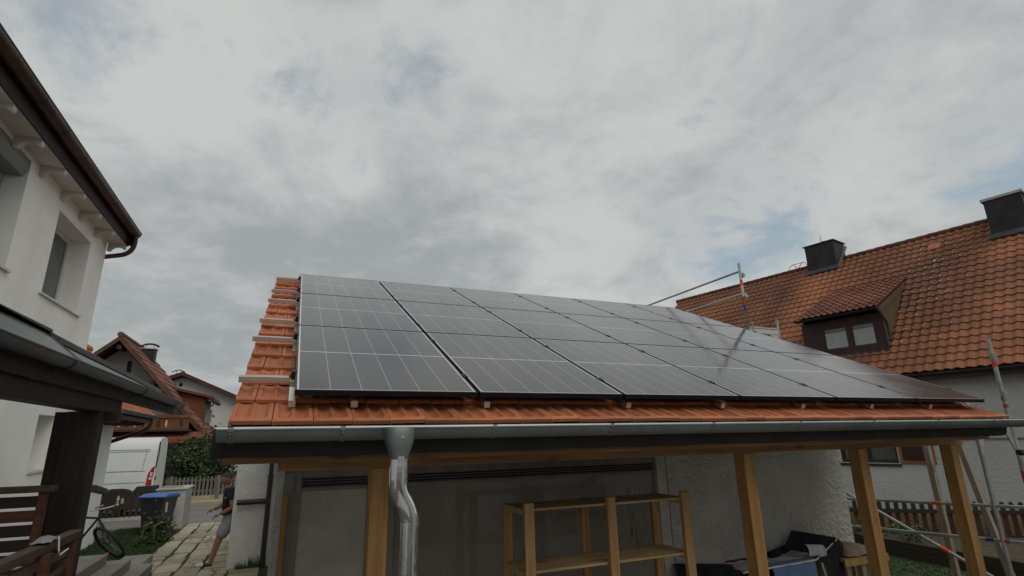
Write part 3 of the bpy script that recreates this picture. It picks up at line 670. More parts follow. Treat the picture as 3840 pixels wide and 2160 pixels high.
for k, s_ in enumerate(RS):
    xl = (-.283, -.290, -.288, -.278, -.278, -.270)[k]; xr = 7.17
    t = thing('mounting_rail', 'aluminium mounting rail jutting out left of the panels, ' + wh[k], 'rail', RP(xl, s_, -FT), group='mounting rails under the solar panels')
    rb = MB()
    def rbox(x0, x1, s0, s1, h0, h1, mb=rb):
        vs = [RP(x_, ss, hh) for x_ in (x0, x1) for ss in (s0, s1) for hh in (h0, h1)]
        mb.add(vs, [(0, 1, 3, 2), (4, 6, 7, 5), (0, 4, 5, 1), (2, 3, 7, 6), (0, 2, 6, 4), (1, 5, 7, 3)])
    rbox(xl, xr, s_ - .019, s_ + .019, -FT - .040, -FT - .008)
    rbox(xl, xr, s_ - .019, s_ - .004, -FT - .0079, -FT - .001); rbox(xl, xr, s_ + .004, s_ + .019, -FT - .0079, -FT - .001)
    rbox(xl, xr, s_ - .0205, s_ - .0191, -FT - .024, -FT - .020)
    rb.build('rail_profile', 'alu', t, normals=True)
    for c_ in range(7):
        x_ = AO.x + c_ * PX - (.010 if c_ else .010); mb = MB()
        if c_ in (0, 6):
            xa = AO.x - .026 if c_ == 0 else AO.x + 6 * PX - .020
            rbox(xa, xa + .024, s_ - .025, s_ + .025, -.05, .002, mb); rbox(xa if c_ else xa, xa + (.034 if c_ == 0 else .02), s_ - .025, s_ + .025, .0021, .006, mb)
            rbox(xa - (.012 if c_ == 0 else -.02), xa + .006 + (.02 if c_ else 0), s_ - .022, s_ + .022, -FT - .001, -FT + .008, mb)
        else:
            rbox(x_ - .020, x_ + .020, s_ - .035, s_ + .035, .0005, .005, mb); rbox(x_ - .007, x_ + .007, s_ - .03, s_ + .03, -.04, .0004, mb)
            p = RP(x_, s_, .005); mb.tube([p, p + Vector((0, -sa, ca)) * .006], .007, 8)
        mb.build('clamp', 'clamp_black', t)
    for hx in (.035, .395, 1.27, 2.42, 3.35, 4.28, 5.2, 6.1, 6.88):
        mb = MB()                                       # bent roof hook
        rbox(hx - .02, hx + .02, s_ - .052, s_ - .0215, -.115, -FT - .012, mb)
        rbox(hx - .02, hx + .02, s_ - .27 if k == 0 else s_ - .12, s_ - .0521, -.122, -.114, mb)
        if k == 0:
            rbox(hx - .021, hx + .021, s_ - .330, s_ - .270, -.118, -.108, mb)
            rbox(hx - .021, hx + .021, s_ - .334, s_ - .326, -.118, -.075, mb)
        if k == 0: mb.bar(RP(hx, .20, -.052), RP(hx, .085, -.108), .04, .006, (0, 0, 1))
        mb.build('roof_hook', 'alu', t, bevel=.002)
    if k == 0:
        # front hooks that come out from under the panels and bend down onto the tiles
        pass

# ================================================================== white house on the left
lh = thing('white_house', 'white rendered two-storey house with dark copper eaves gutter on the left', 'house', (-8, 6, 0))
W1 = (11.10, 12.84, 4.86, 6.40); W2 = (8.0, 9.76, 4.90, 6.66); W3 = (12.10, 12.94, 1.94, 2.91)
wl = MB(); openings_wall(wl, 'x', -4.0, .45, -3.0, 13.80, 0, 6.74, [W1, W2, W3])
wl.box(-12, -4.451, 13.4, 13.80, 0, 6.74, .5); wl.box(-12, -11.6, -3, 13.399, 0, 6.74, .5); wl.box(-11.599, -4.451, -3, -2.6, 0, 6.74, .5)
wl.build('wall', 'stucco_white', lh)
MB().box(-4.44, -4.425, W3[0] - .1, W3[1] + .1, W3[2] - .1, W3[3] + .1).build('niche_back', 'stucco_smooth', lh)
bn = MB(); bn.prism([(-4.40, 1.985), (-3.97, 1.945), (-3.97, 1.905), (-4.40, 1.935)], 'y', W3[0] + .005, W3[1] - .005); bn.build('sill', 'soffit', lh)
def pvc_window(parent, yo, x_, mull=None):
    y0_, y1_, z0_, z1_ = yo; f = MB(); e = .10
    f.box(x_ - .06, x_, y0_, y0_ + e, z0_, z1_); f.box(x_ - .06, x_, y1_ - e, y1_, z0_, z1_)
    f.box(x_ - .06, x_, y0_ + e + .001, y1_ - e - .001, z0_, z0_ + e); f.box(x_ - .06, x_, y0_ + e + .001, y1_ - e - .001, z1_ - e, z1_)
    for mz in (mull or ()): f.box(x_ - .055, x_ - .005, mz - .05, mz + .05, z0_ + e, z1_ - e)
    w_ = f.build('window', 'pvc', parent, bevel=.006)
    MB().box(x_ - .045, x_ - .03, y0_ + e, y1_ - e, z0_ + e, z1_ - e).build('pane', 'glass_dark', w_)
    return w_
pvc_window(lh, W1, -4.33, (12.0,))
sl = MB().prism([(-4.32, 4.905), (-3.955, 4.875), (-3.955, 4.845), (-4.32, 4.865)], 'y', 11.0, 12.93); sl.box(-3.99, -3.95, 12.931, 12.955, 4.84, 4.90); sl.build('window_sill', 'paint_white', lh)
ws = pvc_window(lh, W2, -4.33, (8.9,))
bx = MB().prism([(-4.33, 6.655), (-4.002, 6.655), (-4.002, 6.50), (-4.06, 6.39), (-4.33, 6.38)], 'y', 8.005, 9.755); bx.build('shutter_box', 'grey_box', lh, bevel=.01)
sh = MB()
for i in range(26): sh.box(-4.30, -4.285, 8.01, 9.75, 6.376 - i * .052 - .048, 6.376 - i * .052)
sh.build('roller_shutter', 'slats_grey', lh, bevel=.006)
MB().box(-4.30, -3.95, 7.95, 9.85, 4.86, 4.90).build('window_sill', 'paint_white', lh)
# eaves: soffit, shaped rafter ends, fascia, half-round copper gutter
MB().box(-4.0, -3.665, -3, 13.93, 6.742, 6.765).build('soffit', 'soffit', lh)
prf = [(-4.0, 6.741), (-3.668, 6.741), (-3.668, 6.675), (-3.69, 6.648), (-3.715, 6.648), (-3.735, 6.672), (-3.79, 6.690), (-3.86, 6.678), (-3.91, 6.640), (-3.935, 6.590), (-3.955, 6.575), (-4.0, 6.575)]
for k in range(15): MB().prism(prf, 'y', .35 + k * .945 + .245, .35 + k * .945 + .345).build('rafter_end', 'soffit', lh)
MB().box(-3.664, -3.64, -3, 13.95, 6.742, 7.02).build('fascia', 'copper_dark', lh)
gt = MB().half((-3.545, 13.95, 7.07), (-3.545, -3, 7.07), .118, a0=178, a1=372, n=18).build('gutter', 'copper', lh, smooth=True)
MB().tube([(-3.427, -3, 7.072), (-3.427, 13.95, 7.072)], .010, 8).build('gutter_rim', 'copper', gt, smooth=True)
for y_ in (1.9, 2.85, 3.8, 4.75, 5.7, 6.6, 7.5, 8.4, 9.25, 10.1, 11.08, 12.0, 12.95):
    MB().half((-3.545, y_ + .013, 7.07), (-3.545, y_ - .013, 7.07), .122, a0=182, a1=360, n=16, th=.004).build('gutter_strap', 'copper', gt, smooth=True)
rf = MB().prism([(-3.62, 7.03), (-8.0, 10.1), (-12.38, 7.03), (-12.38, 7.16), (-8.0, 10.24), (-3.585, 7.16)], 'y', -3, 14.02); rf.build('roof', 'far_tile', lh)
MB().box(-4.0, -3.5, 13.951, 14.0, 6.78, 7.14).build('verge_board', 'copper_dark', lh)
dn = MB(); dn.tube([(-3.52, 13.80, 7.02), (-3.51, 13.84, 6.93)] + bend((-3.51, 13.85, 6.88), (-3.50, 13.9, 6.56), (-3.78, 13.9, 6.50), 8) + [(-4.06, 13.93, 6.44)] + bend((-4.12, 13.93, 6.42), (-4.2, 13.93, 6.38), (-4.2, 13.93, 6.2), 4) + [(-4.2, 13.93, 3.4)], .052, 16)
dn.build('downpipe', 'copper', lh, smooth=True)

# annex with its own small tiled roof
an = thing('annex', 'white annex with small orange tiled roof and brown rain pipe, behind the porch post', 'outbuilding', (-5.5, 15.5, 0))
MB().prism([(-7.0, 0), (-4.07, 0), (-4.07, 3.05), (-5.05, 4.1), (-7.0, 2.6)], 'y', 13.81, 17.18).build('wall', 'stucco_white', an)
tiled('roof_tiles', an, 'tile', 7, 20, .36, .24, lambda x_, s_, h: Vector((-3.27 - s_ * .7071 + h * .7071, 17.6 - x_, 3.10 + s_ * .7071 + h * .7071)), (0, 3.78), [0, .04, .14, .22, .29, .38, .46, .5, .54, .62, .71, .8, .86, .96, 1], vs_, tile_prof, .02, 1)
an_rd = MB().prism([(-3.30, 3.0), (-5.07, 4.78), (-6.9, 2.95), (-6.9, 2.88), (-5.07, 4.66), (-3.30, 2.9)], 'y', 13.82, 17.55); an_rd.build('roof_deck', 'dormer_wood', an)
MB().tube([(-5.05, 13.82, 4.88), (-5.05, 17.62, 4.88)], .10, 12).build('ridge_tiles', 'tile', an, smooth=True)
ag = MB().half((-3.215, 17.55, 3.09), (-3.215, 13.82, 3.09), .075, n=14, a0=178, a1=370).build('gutter', 'gutter_grey', an, smooth=True)
for y_ in (14.4, 15.1, 15.8, 16.5, 17.2): MB().half((-3.215, y_ + .012, 3.09), (-3.215, y_ - .012, 3.09), .079, th=.004).build('gutter_strap', 'gutter_grey', ag, smooth=True)
for y_ in (14.2, 14.9, 15.6, 16.3, 17.0): MB().prism([(-4.07, 2.94), (-3.34, 2.94), (-3.40, 2.86), (-3.5, 2.84), (-4.07, 2.84)], 'y', y_, y_ + .09).build('rafter_end', 'dormer_wood', an)
MB().tube([(-3.3, 17.35, 3.04), (-3.3, 17.35, 2.96)] + bend((-3.3, 17.35, 2.9), (-3.32, 17.3, 2.72), (-3.62, 17.25, 2.63), 8) + [(-4.12, 17.235, 2.44)] , .05, 14).build('downpipe', 'brown_pipe', an, smooth=True)

# ================================================================== porch in front of the white house
po = thing('porch', 'dark stained timber porch with glass canopy and grey gutter on the left', 'porch', (-1.4, 5.1, 0))
MB().box(-1.490, -1.292, 5.0, 5.16, 1.1, 2.60).build('post', 'dark_wood', po, bevel=.006)
MB().box(-1.42, -1.286, 1.2, 5.56, 2.601, 2.76).build('beam', 'dark_wood_y', po, bevel=.005)
MB().box(-1.50, -1.22, 5.20, 5.34, 2.53, 2.60).build('bearer', 'dark_wood_y', po)
MB().box(-4.0, -1.42, 5.02, 5.14, 2.705, 2.80).build('cross_beam', 'dark_wood', po)
MB().box(-1.285, -1.2585, 1.2, 7.80, 2.705, 2.81).build('fascia', 'dark_wood_y', po)
MB().box(-1.575, -1.491, 5.05, 5.09, 1.1, 2.599).build('side_board', 'dark_wood', po)
pg_ = MB().half((-1.20, 7.87, 2.835), (-1.20, 1.2, 2.835), .050, n=14, a0=178, a1=372).build('gutter', 'gutter_grey', po, smooth=True)
MB().tube([(-1.151, 1.2, 2.837), (-1.151, 7.87, 2.837)], .007, 8).build('gutter_rim', 'gutter_grey', pg_, smooth=True)
MB().disc((-1.20, 7.872, 2.812), .035, 'y', .006).build('gutter_stop', 'gutter_grey', pg_)
for y_ in (2.2, 3.84, 5.70, 7.31):
    b = MB().half((-1.20, y_ + .014, 2.835), (-1.20, y_ - .014, 2.835), .055, th=.004, a0=182, a1=372)
    b.tube([(-1.25, y_, 2.80), (-1.265, y_, 2.74), (-1.265, y_ - .10, 2.71), (-1.262, y_ - .26, 2.705)], .006, 6)
    b.build('gutter_bracket', 'clamp_black', pg_, smooth=True)
for ya, yb, yl, z1, z2, xb, dz in ((1.0, 5.55, 4.3, 3.262, 3.262, -1.90, .0), (4.0, 10.2, 7.8, 3.262, 3.158, -1.90, -.012), (9.0, 11.4, 8.6, 3.20, 3.155, -2.02, -.03)):
    xa, za = -1.27, 2.885 + dz                           # sheet rises from the gutter to the wall side
    q = [(xa, ya, za), (xa, yl, za), (xb, yb, z2), (xb, ya, z1)]
    a_ = MB().add(q + [(x_, y_, z_ - .012) for x_, y_, z_ in q], [(0, 1, 2, 3), (7, 6, 5, 4), (0, 4, 5, 1), (1, 5, 6, 2), (2, 6, 7, 3), (3, 7, 4, 0)]).build('glass_pane', 'glass_roof', po)
    MB().bar((xb + .012, ya, z1 + .016), (xb + .012, yb, z2 + .016), .05, .05).build('pane_edge', 'glass_frame', a_)
MB().bar((-1.93, 5.50, 3.27), (-1.86, 5.62, 3.22), .10, .05).build('edge_cap', 'glass_frame', po)
MB().bar((-1.28, 4.33, 2.86), (-1.88, 5.52, 3.22), .05, .05).build('glazing_bar', 'clamp_black', po)
MB().bar((-1.28, 7.8, 2.85), (-1.90, 10.2, 3.12), .05, .035).build('glazing_bar', 'clamp_black', po)
# slatted balustrade
bl = thing('balustrade', 'dark slatted timber balustrade left of the porch post', 'railing', (-2.3, 4.6, 1.1))
MB().box(-3.9, -1.352, 4.57, 4.66, 2.066, 2.106).build('handrail', 'rail_wood', bl, bevel=.006)
for i in range(9):
    z_ = 2.043 - i * .0865
    MB().box(-3.9, -1.434, 4.60, 4.622, z_ - .068, z_).build('slat', 'brown_wood' if i == 1 else 'dark_wood', bl, bevel=.004)
MB().box(-1.432, -1.388, 4.59, 4.645, 1.1, 2.065).build('end_post', 'brown_wood', bl, bevel=.004)
MB().box(-3.9, -3.84, 4.59, 4.645, 1.1, 2.065).build('end_post', 'brown_wood', bl, bevel=.004)
hr = thing('handrail', 'short weathered handrail end on the right of the porch post', 'handrail', (-1.35, 5.3, 1.1))
h_ = MB().bar((-1.36, 5.165, 2.028), (-1.365, 5.45, 2.028), .06, .045); h_.bar((-1.365, 5.452, 2.026), (-1.47, 6.25, 1.945), .06, .045); h_.build('rail', 'rail_wood', hr, bevel=.006)
fr = thing('wooden_railing', 'brown wooden railing with a plastic bag tied to it, bottom left corner', 'railing', (-1, 3.2, 1.1))
MB().box(-1.045, -.985, 1.9, 3.90, 1.862, 1.905).build('top_rail', 'rail_wood', fr, bevel=.006)
MB().box(-1.04, -.985, 3.80, 3.86, 1.1, 1.861).build('post', 'brown_wood', fr, bevel=.005)
MB().box(-1.03, -1.0, 1.9, 3.799, 1.79, 1.835).build('lower_rail', 'rail_wood', fr, bevel=.004)
MB().box(-1.03, -1.0, 1.9, 3.799, 1.69, 1.735).build('lower_rail', 'rail_wood', fr, bevel=.004)
for y_ in (3.38, 2.9): MB().box(-.999, -.965, y_, y_ + .05, 1.1, 1.861).build('baluster', 'brown_wood', fr)
MB().tube([(-.975, 3.50, 1.925), (-.965, 3.50, 1.86), (-.972, 3.55, 1.83), (-.965, 3.64, 1.845)], .004, 6).build('cord', 'string', fr)
bg_ = MB(); rb_ = random.Random(2); gg = [[(-1.05 + .075 * a / 5 + rb_.uniform(-.006, .006), 3.36 + .20 * b / 8, 1.909 + .022 * math.sin(math.pi * a / 5) * math.sin(math.pi * b / 8) + rb_.uniform(0, .010)) for b in range(9)] for a in range(6)]
bg_.add([p for r_ in gg for p in r_], [(a * 9 + b, a * 9 + b + 1, (a + 1) * 9 + b + 1, (a + 1) * 9 + b) for a in range(5) for b in range(8)])
tag(bg_.build('plastic_bag', 'grey_box', smooth=True), 'crumpled grey plastic bag lying on the brown wooden railing', 'bag')

# ================================================================== neighbouring house on the right (local frame: x depth, y along the eaves)
nb = thing('tiled_house', 'large neighbouring house with steep weathered tiled roof, dormer and two chimneys', 'house', (17.74, 9.62, 0), R(12.2), world=False)
wl = MB(); openings_wall(wl, 'x', 0, -.3, -9, 12.6, -.5, 4.2, [(1.55, 3.2, 1.36, 2.45)])
# (thickness negative: the slab lies behind its face)
wl.box(.301, 10.4, 12.3, 12.6, -.5, 4.2, .5); wl.box(10.1, 10.4, -9, 12.299, -.5, 4.2, .5)
wl.build('wall', 'stucco_neigh', nb)
MB().prism([(.3, 4.2), (5.2, 9.2), (10.1, 4.2)], 'y', 12.3, 12.58).build('gable', 'stucco_neigh', nb)
MB().box(-.02, -.001, -9, .45, 2.03, 2.09).build('wall_band', 'frame_grey', nb)
wd = MB().box(.06, .12, 1.55, 3.2, 1.36, 1.45); wd.box(.06, .12, 1.55, 3.2, 2.36, 2.45); wd.box(.06, .12, 1.55, 1.63, 1.451, 2.359); wd.box(.06, .12, 3.12, 3.2, 1.451, 2.359); wd.box(.06, .12, 2.34, 2.42, 1.451, 2.359)
wd = wd.build('window', 'dormer_wood', nb); MB().box(.13, .14, 1.56, 3.19, 1.37, 2.44).build('pane', 'glass_dark', wd); MB().box(-.06, .05, 1.5, 3.25, 1.27, 1.34).build('sill', 'dormer_wood', wd)
sh = MB().box(-.05, -.005, .60, 1.50, 1.36, 1.44); sh.box(-.05, -.005, .60, 1.50, 2.40, 2.48); sh.box(-.05, -.005, .60, .69, 1.441, 2.399); sh.box(-.05, -.005, 1.41, 1.50, 1.441, 2.399)
sh = sh.build('shutter', 'shutter_wood', nb)
lv = MB()
for i in range(19): lv.add([(-.042, .69, 1.445 + i * .05), (-.042, 1.41, 1.445 + i * .05), (-.012, 1.41, 1.49 + i * .05), (-.012, .69, 1.49 + i * .05)], [(0, 1, 2, 3)])
lv.build('louvre', 'shutter_dark', sh, normals=False)
s2 = .70710678
def NP(x_, s_, h): return Vector((-.40 + s_ * s2 - h * s2, x_, 3.98 + s_ * s2 + h * s2))
pu = [i / 8 for i in range(9)]
def pan(u, v):
    return .034 * (1 - v) + .026 * math.cos(2 * math.pi * (u - .22)) * (1 if math.cos(2 * math.pi * (u - .22)) > 0 else .75)
def n_tint(i, j, rnd):
    x_ = -9 + j * .255; t = rnd.gauss(.46, .065)
    for c, wd_, a in ((-1.55, .35, .5), (-2.4, .15, .3), (4.9, .7, .42), (6.1, .35, -.25), (.3, 1.0, -.18), (9.5, 2.0, -.12), (3.2, .5, -.12)): t += a * math.exp(-((x_ - c) / wd_) ** 2)
    if i < 5: t += .22
    if i > 19: t -= .05
    return min(1, max(0, t))
vs_save = vs_; vs_ = [0, .12, .5, 1.0]
pr_ = lambda u, v: pan(u, v)
tiled('roof_tiles', nb, 'neigh_tile', 23, 86, .345, .255, NP, (-9, 12.75), pu, vs_, pr_, .03, 0, n_tint)
vs_ = vs_save
MB().prism([(-.42, 3.86), (5.22, 9.5), (10.8, 3.9), (10.8, 3.8), (5.22, 9.34), (-.42, 3.72)], 'y', -9, 12.7).build('roof_deck', 'dormer_wood', nb)
rg = MB()
for i in range(60): rg.tube([(5.22, -9 + i * .365, 9.60), (5.22, -9 + i * .365 + .40, 9.60)], [.098, .115], 10)
rg.build('ridge_tiles', 'roof_dark', nb, smooth=True)
ng = MB().half((-.47, 12.7, 3.93), (-.47, -9, 3.93), .075, n=10).build('gutter', 'lead', nb, smooth=True)
MB().box(-.40, 0, -9, 12.6, 3.74, 3.79).build('soffit', 'frame_grey', nb)
pt = MB().add([NP(.42, 6.83, .055), NP(.80, 6.83, .055), NP(.80, 7.20, .055), NP(.42, 7.20, .055), NP(.42, 6.83, .02), NP(.80, 6.83, .02), NP(.80, 7.20, .02), NP(.42, 7.20, .02)], [(0, 1, 2, 3), (7, 6, 5, 4), (0, 4, 5, 1), (1, 5, 6, 2), (2, 6, 7, 3), (3, 7, 4, 0)])
pt.build('replacement_tile', 'tile_new', nb)
lc = MB(); rl = random.Random(5)
for _ in range(150):
    sx = rl.gauss(.75, .75); ss = rl.uniform(1.5, 7.4); j = round((sx + 9) / .255 - .28); sx = -9 + (j + .22) * .255 + rl.uniform(-.03, .03); i = int(ss / .345); ss = i * .345 + rl.uniform(.02, .12)
    r_ = rl.uniform(.012, .034); c_ = [NP(sx + r_ * math.cos(k * 1.05) * rl.uniform(.5, 1.3), ss + r_ * 1.5 * math.sin(k * 1.05) * rl.uniform(.5, 1.2), .066) for k in range(6)]
    lc.add(c_, [tuple(range(6))])
o = lc.build('lichen_spots', 'lichen', nb, normals=False); o['kind'] = 'stuff'
def chimney(yc, x0, x1, wy, zb, zt, capm, lab, pot):
    ch = MB().box(x0, x1, yc - wy / 2, yc + wy / 2, zb, zt).build('chimney', 'slate', nb)
    MB().box(x0 - .06, x1 + .06, yc - wy / 2 - .06, yc + wy / 2 + .06, zt + .001, zt + (.09 if capm == 'cap_light' else .04)).build('chimney_cap', capm, ch)
    fl = MB(); zs_ = lambda x_: 4.0 + (x_ + .4)
    fl.add([(x0 - .13, yc - wy / 2 - .12, zs_(x0 - .13) + .10), (x0 - .13, yc + wy / 2 + .12, zs_(x0 - .13) + .10), (x0 - .005, yc + wy / 2 + .04, zs_(x0) + .16), (x0 - .005, yc - wy / 2 - .04, zs_(x0) + .16)], [(0, 1, 2, 3)])
    fl.add([(x0 - .13, yc - wy / 2 - .12, zs_(x0 - .13) + .10), (x0 - .005, yc - wy / 2 - .04, zs_(x0) + .16), (x1, yc - wy / 2 - .04, zs_(x1) + .2), (x1, yc - wy / 2 - .12, zs_(x1) + .08)], [(0, 1, 2, 3)])
    fl.build('flashing', 'lead', ch, normals=False)
    if pot:
        MB().tube([(x0 + .45, yc - .1, zt + .04), (x0 + .45, yc - .1, zt + .17)], [.17, .17], 16).build('flue_pot', 'slate', ch, smooth=True)
        MB().tube([(x0 + .45, yc + .05, zt + .17), (x0 + .45, yc + .05, zt + .5)], .012, 6).build('lightning_rod', 'lead', ch)
chimney(4.72, 4.72, 5.75, 1.22, 8.6, 10.40, 'lead', '', True)
chimney(-1.62, 4.25, 5.35, 1.0, 8.3, 10.02, 'cap_light', '', False)
hk = MB()
for y_ in (5.70, 6.20):
    hk.tube([(5.0, y_ + .16, 9.62), (5.1, y_ + .06, 9.85), (5.15, y_ - .02, 9.90), (5.2, y_ - .1, 9.84), (5.3, y_ - .16, 9.62)], .013, 6)
hk.tube([(5.15, 5.68, 9.90), (5.15, 6.2, 9.90)], .012, 6)
hk.build('ladder_hook', 'lead', nb, smooth=True)
# dormer
dm = MB(); XF = .45
fz0, fz1 = 4.86, 6.12
dm.box(XF, XF + .08, 1.35, 1.60, fz0, fz1); dm.box(XF, XF + .08, 3.28, 3.98, fz0, fz1); dm.box(XF, XF + .08, 2.36, 2.46, fz0, fz1)
dm.box(XF, XF + .08, 1.601, 2.359, fz0, 5.06); dm.box(XF, XF + .08, 2.461, 3.279, fz0, 5.06); dm.box(XF, XF + .08, 1.601, 2.359, 5.86, fz1); dm.box(XF, XF + .08, 2.461, 3.279, 5.86, fz1)
dm.build('dormer', 'dormer_wood', nb)
dmo = [o for o in nb.children if o.name.startswith('dormer')][0]
for ya, yb in ((1.601, 2.359), (2.461, 3.279)):
    f = MB().box(XF + .01, XF + .07, ya, ya + .06, 5.061, 5.859); f.box(XF + .01, XF + .07, yb - .06, yb, 5.061, 5.859); f.box(XF + .01, XF + .07, ya + .061, yb - .061, 5.061, 5.11); f.box(XF + .01, XF + .07, ya + .061, yb - .061, 5.80, 5.859)
    f.build('window_frame', 'dormer_wood', dmo)
    MB().box(XF + .03, XF + .045, ya + .05, yb - .05, 5.11, 5.80).build('pane', 'glass_dark', dmo)
    MB().box(XF + .022, XF + .028, ya + .065, yb - .065, 5.13, 5.66).build('net_curtain', 'curtain', dmo)
MB().box(XF - .05, XF + .02, 1.30, 4.0, 4.80, 4.87).build('dormer_sill', 'lead', dmo)
for y_ in (1.36, 3.92):
    MB().prism([(XF + .081, 4.75), (XF + .081, 6.2), (3.3, 7.68)], 'y', y_, y_ + .05).build('cheek', 'olive' if y_ < 2 else 'dormer_wood', dmo)
vs_ = [0, .12, .5, 1.0]
tiled('dormer_tiles', dmo, 'dormer_tile', 12, 14, .31, .21, lambda x_, s_, h: Vector((.12 + s_ * .906 - h * .42, 1.33 + x_, 6.27 + s_ * .423 + h * .906)), (0, 2.68), pu, vs_, pr_, .03, 0)
vs_ = vs_save
MB().prism([(.14, 6.20), (3.6, 7.83), (3.6, 7.78), (.14, 6.14)], 'y', 1.35, 3.99).build('dormer_deck', 'dormer_wood', dmo)
MB().half((.06, 4.02, 6.21), (.06, 1.30, 6.21), .06, n=10).build('dormer_gutter', 'slate', dmo, smooth=True)
MB().tube([(.08, 1.30, 6.16), (.15, 1.26, 6.0), (.42, 1.24, 5.75), (.44, 1.22, 5.25), (.30, 1.20, 5.12)], .045, 10).build('dormer_downpipe', 'slate', dmo, smooth=True)
MB().bar((.30, 1.33, 6.16), (3.35, 1.33, 7.55), .03, .16).build('verge_board', 'olive', dmo)

# ================================================================== garden on the right: bed, fences
fd = thing('picket_fence', 'dark brown picket fence in front of the neighbouring white wall', 'fence', (13.2, 7.2, 0))
A = Vector((11.3, 8.71, 0)); B = Vector((15.6, 5.14, 0)); dv = (B - A).normalized(); Ln = (B - A).length; k = 0
while k * .155 < Ln:
    c = A + dv * k * .155; nrm = Vector((-dv.y, dv.x, 0)); a_, b_ = c - dv * .04, c + dv * .04; zt = .90
    pk = MB(); vs = []
    for off in (0, .022):
        for p, z_ in ((a_, .1), (b_, .1), (b_, zt - .045), (b_ - dv * .018, zt), (a_ + dv * .018, zt), (a_, zt - .045)): vs.append(p - nrm * off + Vector((0, 0, z_)))
    pk.add(vs, [(0, 1, 2, 3, 4, 5), (11, 10, 9, 8, 7, 6)] + [(i, (i + 1) % 6, 6 + (i + 1) % 6, 6 + i) for i in range(6)])
    pk.build('picket', 'fence_dark', fd); k += 1
nrm = Vector((dv.y, -dv.x, 0))
for z_ in (.70, .24): MB().bar(A - nrm * .0 + Vector((-nrm.x * .05, -nrm.y * .05, z_)) + nrm * .075, B + Vector((0, 0, z_)) + nrm * .025, .05, .075).build('rail', 'fence_dark', fd)
pf_ = thing('plank_fence', 'low orange timber plank wall behind the dark picket fence', 'fence', (13.8, 7.7, 0))
for z_ in (.30, .455, .61): MB().bar(A - nrm * .5 + Vector((0, 0, z_)), B - nrm * .5 + Vector((0, 0, z_)), .04, .145).build('plank', 'plank_orange', pf_)
bd = thing('raised_bed', 'dark timber edging of the raised bed under the fence', 'edging', (11, 6.5, 0))
for z_ in (.075, .2255): MB().bar((11.22, 9.4, z_), (10.80, 3.0, z_), .09, .149).build('sleeper', 'sleeper', bd, bevel=.01)
MB().add([(11.26, 9.4, .27), (10.85, 3.0, .27), (16.5, 3.0, .22), (12.5, 9.4, .24)], [(0, 1, 2, 3)]).build('bed_soil', 'soil', bd)
def plant(name, lab, cat, c, rad, n, size, m_, seed, stem=True, clumps=14, group=None):
    t = thing(name, lab, cat, (c[0], c[1], 0), group=group)
    mb = MB(); foliage(mb, c, rad, n, size, clumps, seed=seed); mb.build('foliage', m_, t, normals=False)
    if stem:
        s_ = MB(); rr = random.Random(seed)
        for _ in range(5): s_.tube([(c[0] + rr.uniform(-.1, .1) * rad[0], c[1], 0.0), (c[0] + rr.uniform(-.3, .3) * rad[0], c[1] + rr.uniform(-.2, .2) * rad[1], c[2] * .7), (c[0] + rr.uniform(-.6, .6) * rad[0], c[1] + rr.uniform(-.5, .5) * rad[1], c[2] + rad[2] * .5)], [.025 * min(1, rad[2] + .3), .015, .006], 6)
        s_.build('stem', 'bark', t)
    return t
plant('garden_plant', 'green leafy plant in the raised bed under the dark fence', 'plant', (11.4, 7.3, .42), (.45, .4, .2), 260, .045, 'leaf', 21)
plant('garden_plant', 'small green plant beside the timber edging near the garage', 'plant', (11.3, 8.5, .42), (.25, .25, .16), 120, .04, 'leaf', 22)

# wooden stakes behind the carport
s1 = thing('garden_post', 'grey wooden post leaning between the two right carport posts', 'post', (9, 5.3, 0))
MB().bar((9.0, 5.281, .2), (9.0, 5.312, 2.35), .075, .075, (1, 0, 0)).build('pole', 'pine_grey', s1)
s2_ = thing('garden_post', 'slanting wooden prop right of the last carport post', 'post', (9, 4.7, 0))
MB().bar((9.0, 4.60, .3), (9.0, 4.90, 2.40), .07, .07, (1, 0, 0)).build('pole', 'pine_grey', s2_)

# ================================================================== scaffold beside the garage
sf = thing('scaffold', 'galvanised scaffold with orange and blue bands between garage and neighbour', 'scaffold', (7.8, 5.3, 0))
TR = .0243
def upright(x_, y_, z1, bands):
    o = MB().tube([(x_, y_, 0), (x_, y_, z1)], TR, 14).build('upright', 'galva', sf, smooth=True)
    for z_, h_, m_ in bands: MB().tube([(x_, y_, z_), (x_, y_, z_ + h_)], TR + .0012, 14, cap=True).build('colour_band', m_, o, smooth=True)
    return o
u1 = upright(7.45, 6.9, 4.5, ())
MB().tube([(7.45, 6.9, 4.1), (7.45, 6.9, 5.345)], TR, 14).build('guard_post', 'galva_light', sf, smooth=True)
for z_, h_, m_ in ((4.92, .10, 'orange'), (4.565, .145, 'redband'), (4.45, .11, 'blueband')): MB().tube([(7.45, 6.9, z_), (7.45, 6.9, z_ + h_)], TR + .0015, 14).build('colour_band', m_, u1, smooth=True)
for z_ in (5.13, 4.74):
    w_ = MB().box(7.47, 7.52, 6.875, 6.925, z_ - .05, z_ + .03); w_.tube([(7.49, 6.86, z_ - .02), (7.49, 6.94, z_ - .02)], .035, 10); w_.build('wedge_lock', 'galva', sf, smooth=True)
MB().tube([(7.45, 6.9, 5.19), (7.45, 12.6, 5.19)], .019, 12).build('guard_rail', 'galva', sf, smooth=True)
MB().tube([(7.45, 6.9, 4.765), (7.45, 12.6, 4.765)], .019, 12).build('guard_rail', 'galva_light', sf, smooth=True)
upright(8.18, 6.9, 4.33, ())
MB().box(7.47, 8.16, 6.885, 6.915, 4.05, 4.13).build('transom', 'galva_light', sf)
MB().box(7.47, 8.16, 6.88, 6.92, 4.145, 4.165).build('transom', 'galva_light', sf)
